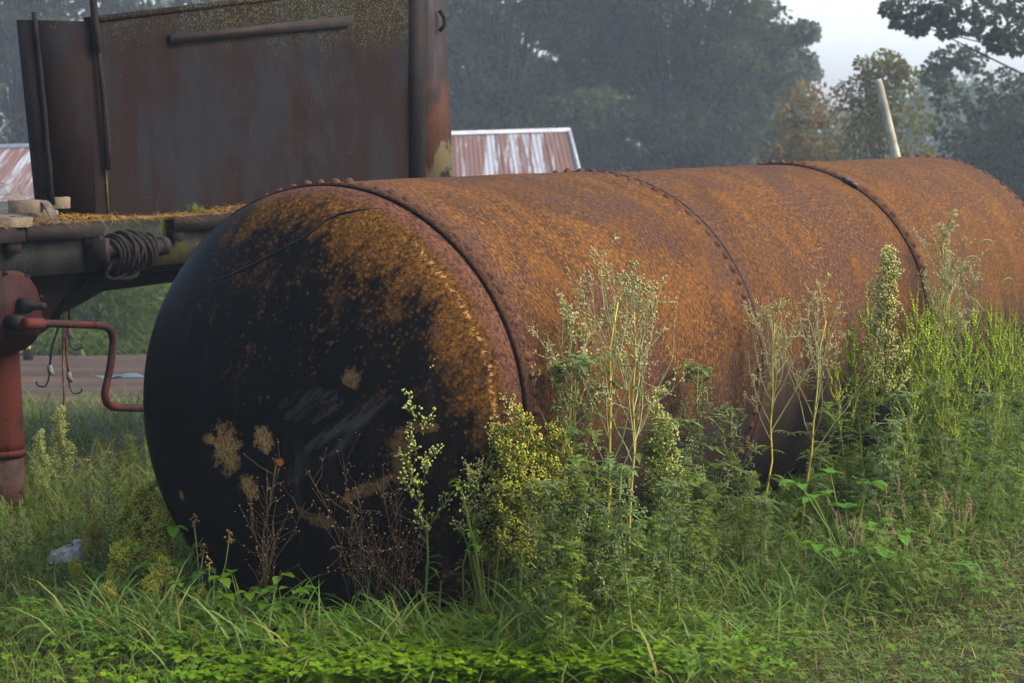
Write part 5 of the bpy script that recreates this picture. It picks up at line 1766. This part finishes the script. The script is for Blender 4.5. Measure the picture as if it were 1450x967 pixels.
# clover carpet
def clover(name, X, Y, hgt, size, mat, label):
    n = len(X)
    mb = MB()
    z = terrain(X, Y)
    H = hgt * rng.uniform(.5, 1.1, n)
    a0 = rng.uniform(0, 2 * PI, n)
    tip = np.stack([X, Y, z + H], 1)
    lf = lambda t: (.12, .95, .82)[int(round(t * 2))]
    tl_ = rng.normal(0, .22, (n, 2))
    s = size * rng.uniform(.65, 1.25, n)
    for k in range(3):
        a = a0 + k * 2.094 + rng.normal(0, .12, n)
        D = np.stack([np.cos(a), np.sin(a), .10 + tl_[:, 0] * np.cos(a) + tl_[:, 1] * np.sin(a)], 1)
        S = np.stack([-np.sin(a), np.cos(a), tl_[:, 1] * np.cos(a) - tl_[:, 0] * np.sin(a)], 1)
        mb.leaves(tip, D, S, s, s * .46, 2, .18, .28, lf)
    root = tip - np.stack([rng.normal(0, .012, n), rng.normal(0, .012, n), H], 1)
    b = rng.uniform(0, PI, n)
    mb.blades(root, tip - root, np.stack([np.cos(b), np.sin(b), b * 0], 1), np.linalg.norm(tip - root, axis=1), .0009, 1, 0)
    o = mb.obj(name, mat)
    tag(o, label, "clover", kind="stuff")
M_CLO = leafmat("clover_leaf", (.085, .20, .016), (.13, .27, .025), (.18, .28, .04), .4, .45)
n = 5200
X = rng.normal(-.22, .40, n); Y = rng.uniform(5.6, 6.34, n)
m = ~in_tank(X, Y)
clover("clover", X[m], Y[m], .105, .020, M_CLO, "bright green clover carpet in front of the tank")
X, Y = wedge(6500, 5.6, 8.2, .29)
clover("ground_ivy", X, Y, .06, .013, leafmat("dull_clover_leaf", (.07, .14, .025), (.10, .175, .035), None, .38), "scattered small green leaves through the grass around the tank")

# ================================================================== HAZE
hm = bpy.data.materials.new("mist")
hm.use_nodes = True
ht = hm.node_tree
for nd in list(ht.nodes):
    if nd.type == 'BSDF_PRINCIPLED': ht.nodes.remove(nd)
pv = ht.nodes.new("ShaderNodeVolumePrincipled")
pv.inputs["Color"].default_value = (.74, .86, .98, 1)
pv.inputs["Density"].default_value = HAZE_DENSITY
pv.inputs["Anisotropy"].default_value = .2
ht.links.new(pv.outputs[0], [x for x in ht.nodes if x.type == 'OUTPUT_MATERIAL'][0].inputs["Volume"])
o = MB().box((-330, -50, -6.2), (330, 430, 19.5)).obj("haze", hm)
tag(o, "thin bluish morning mist over the whole yard", "mist", kind="stuff")
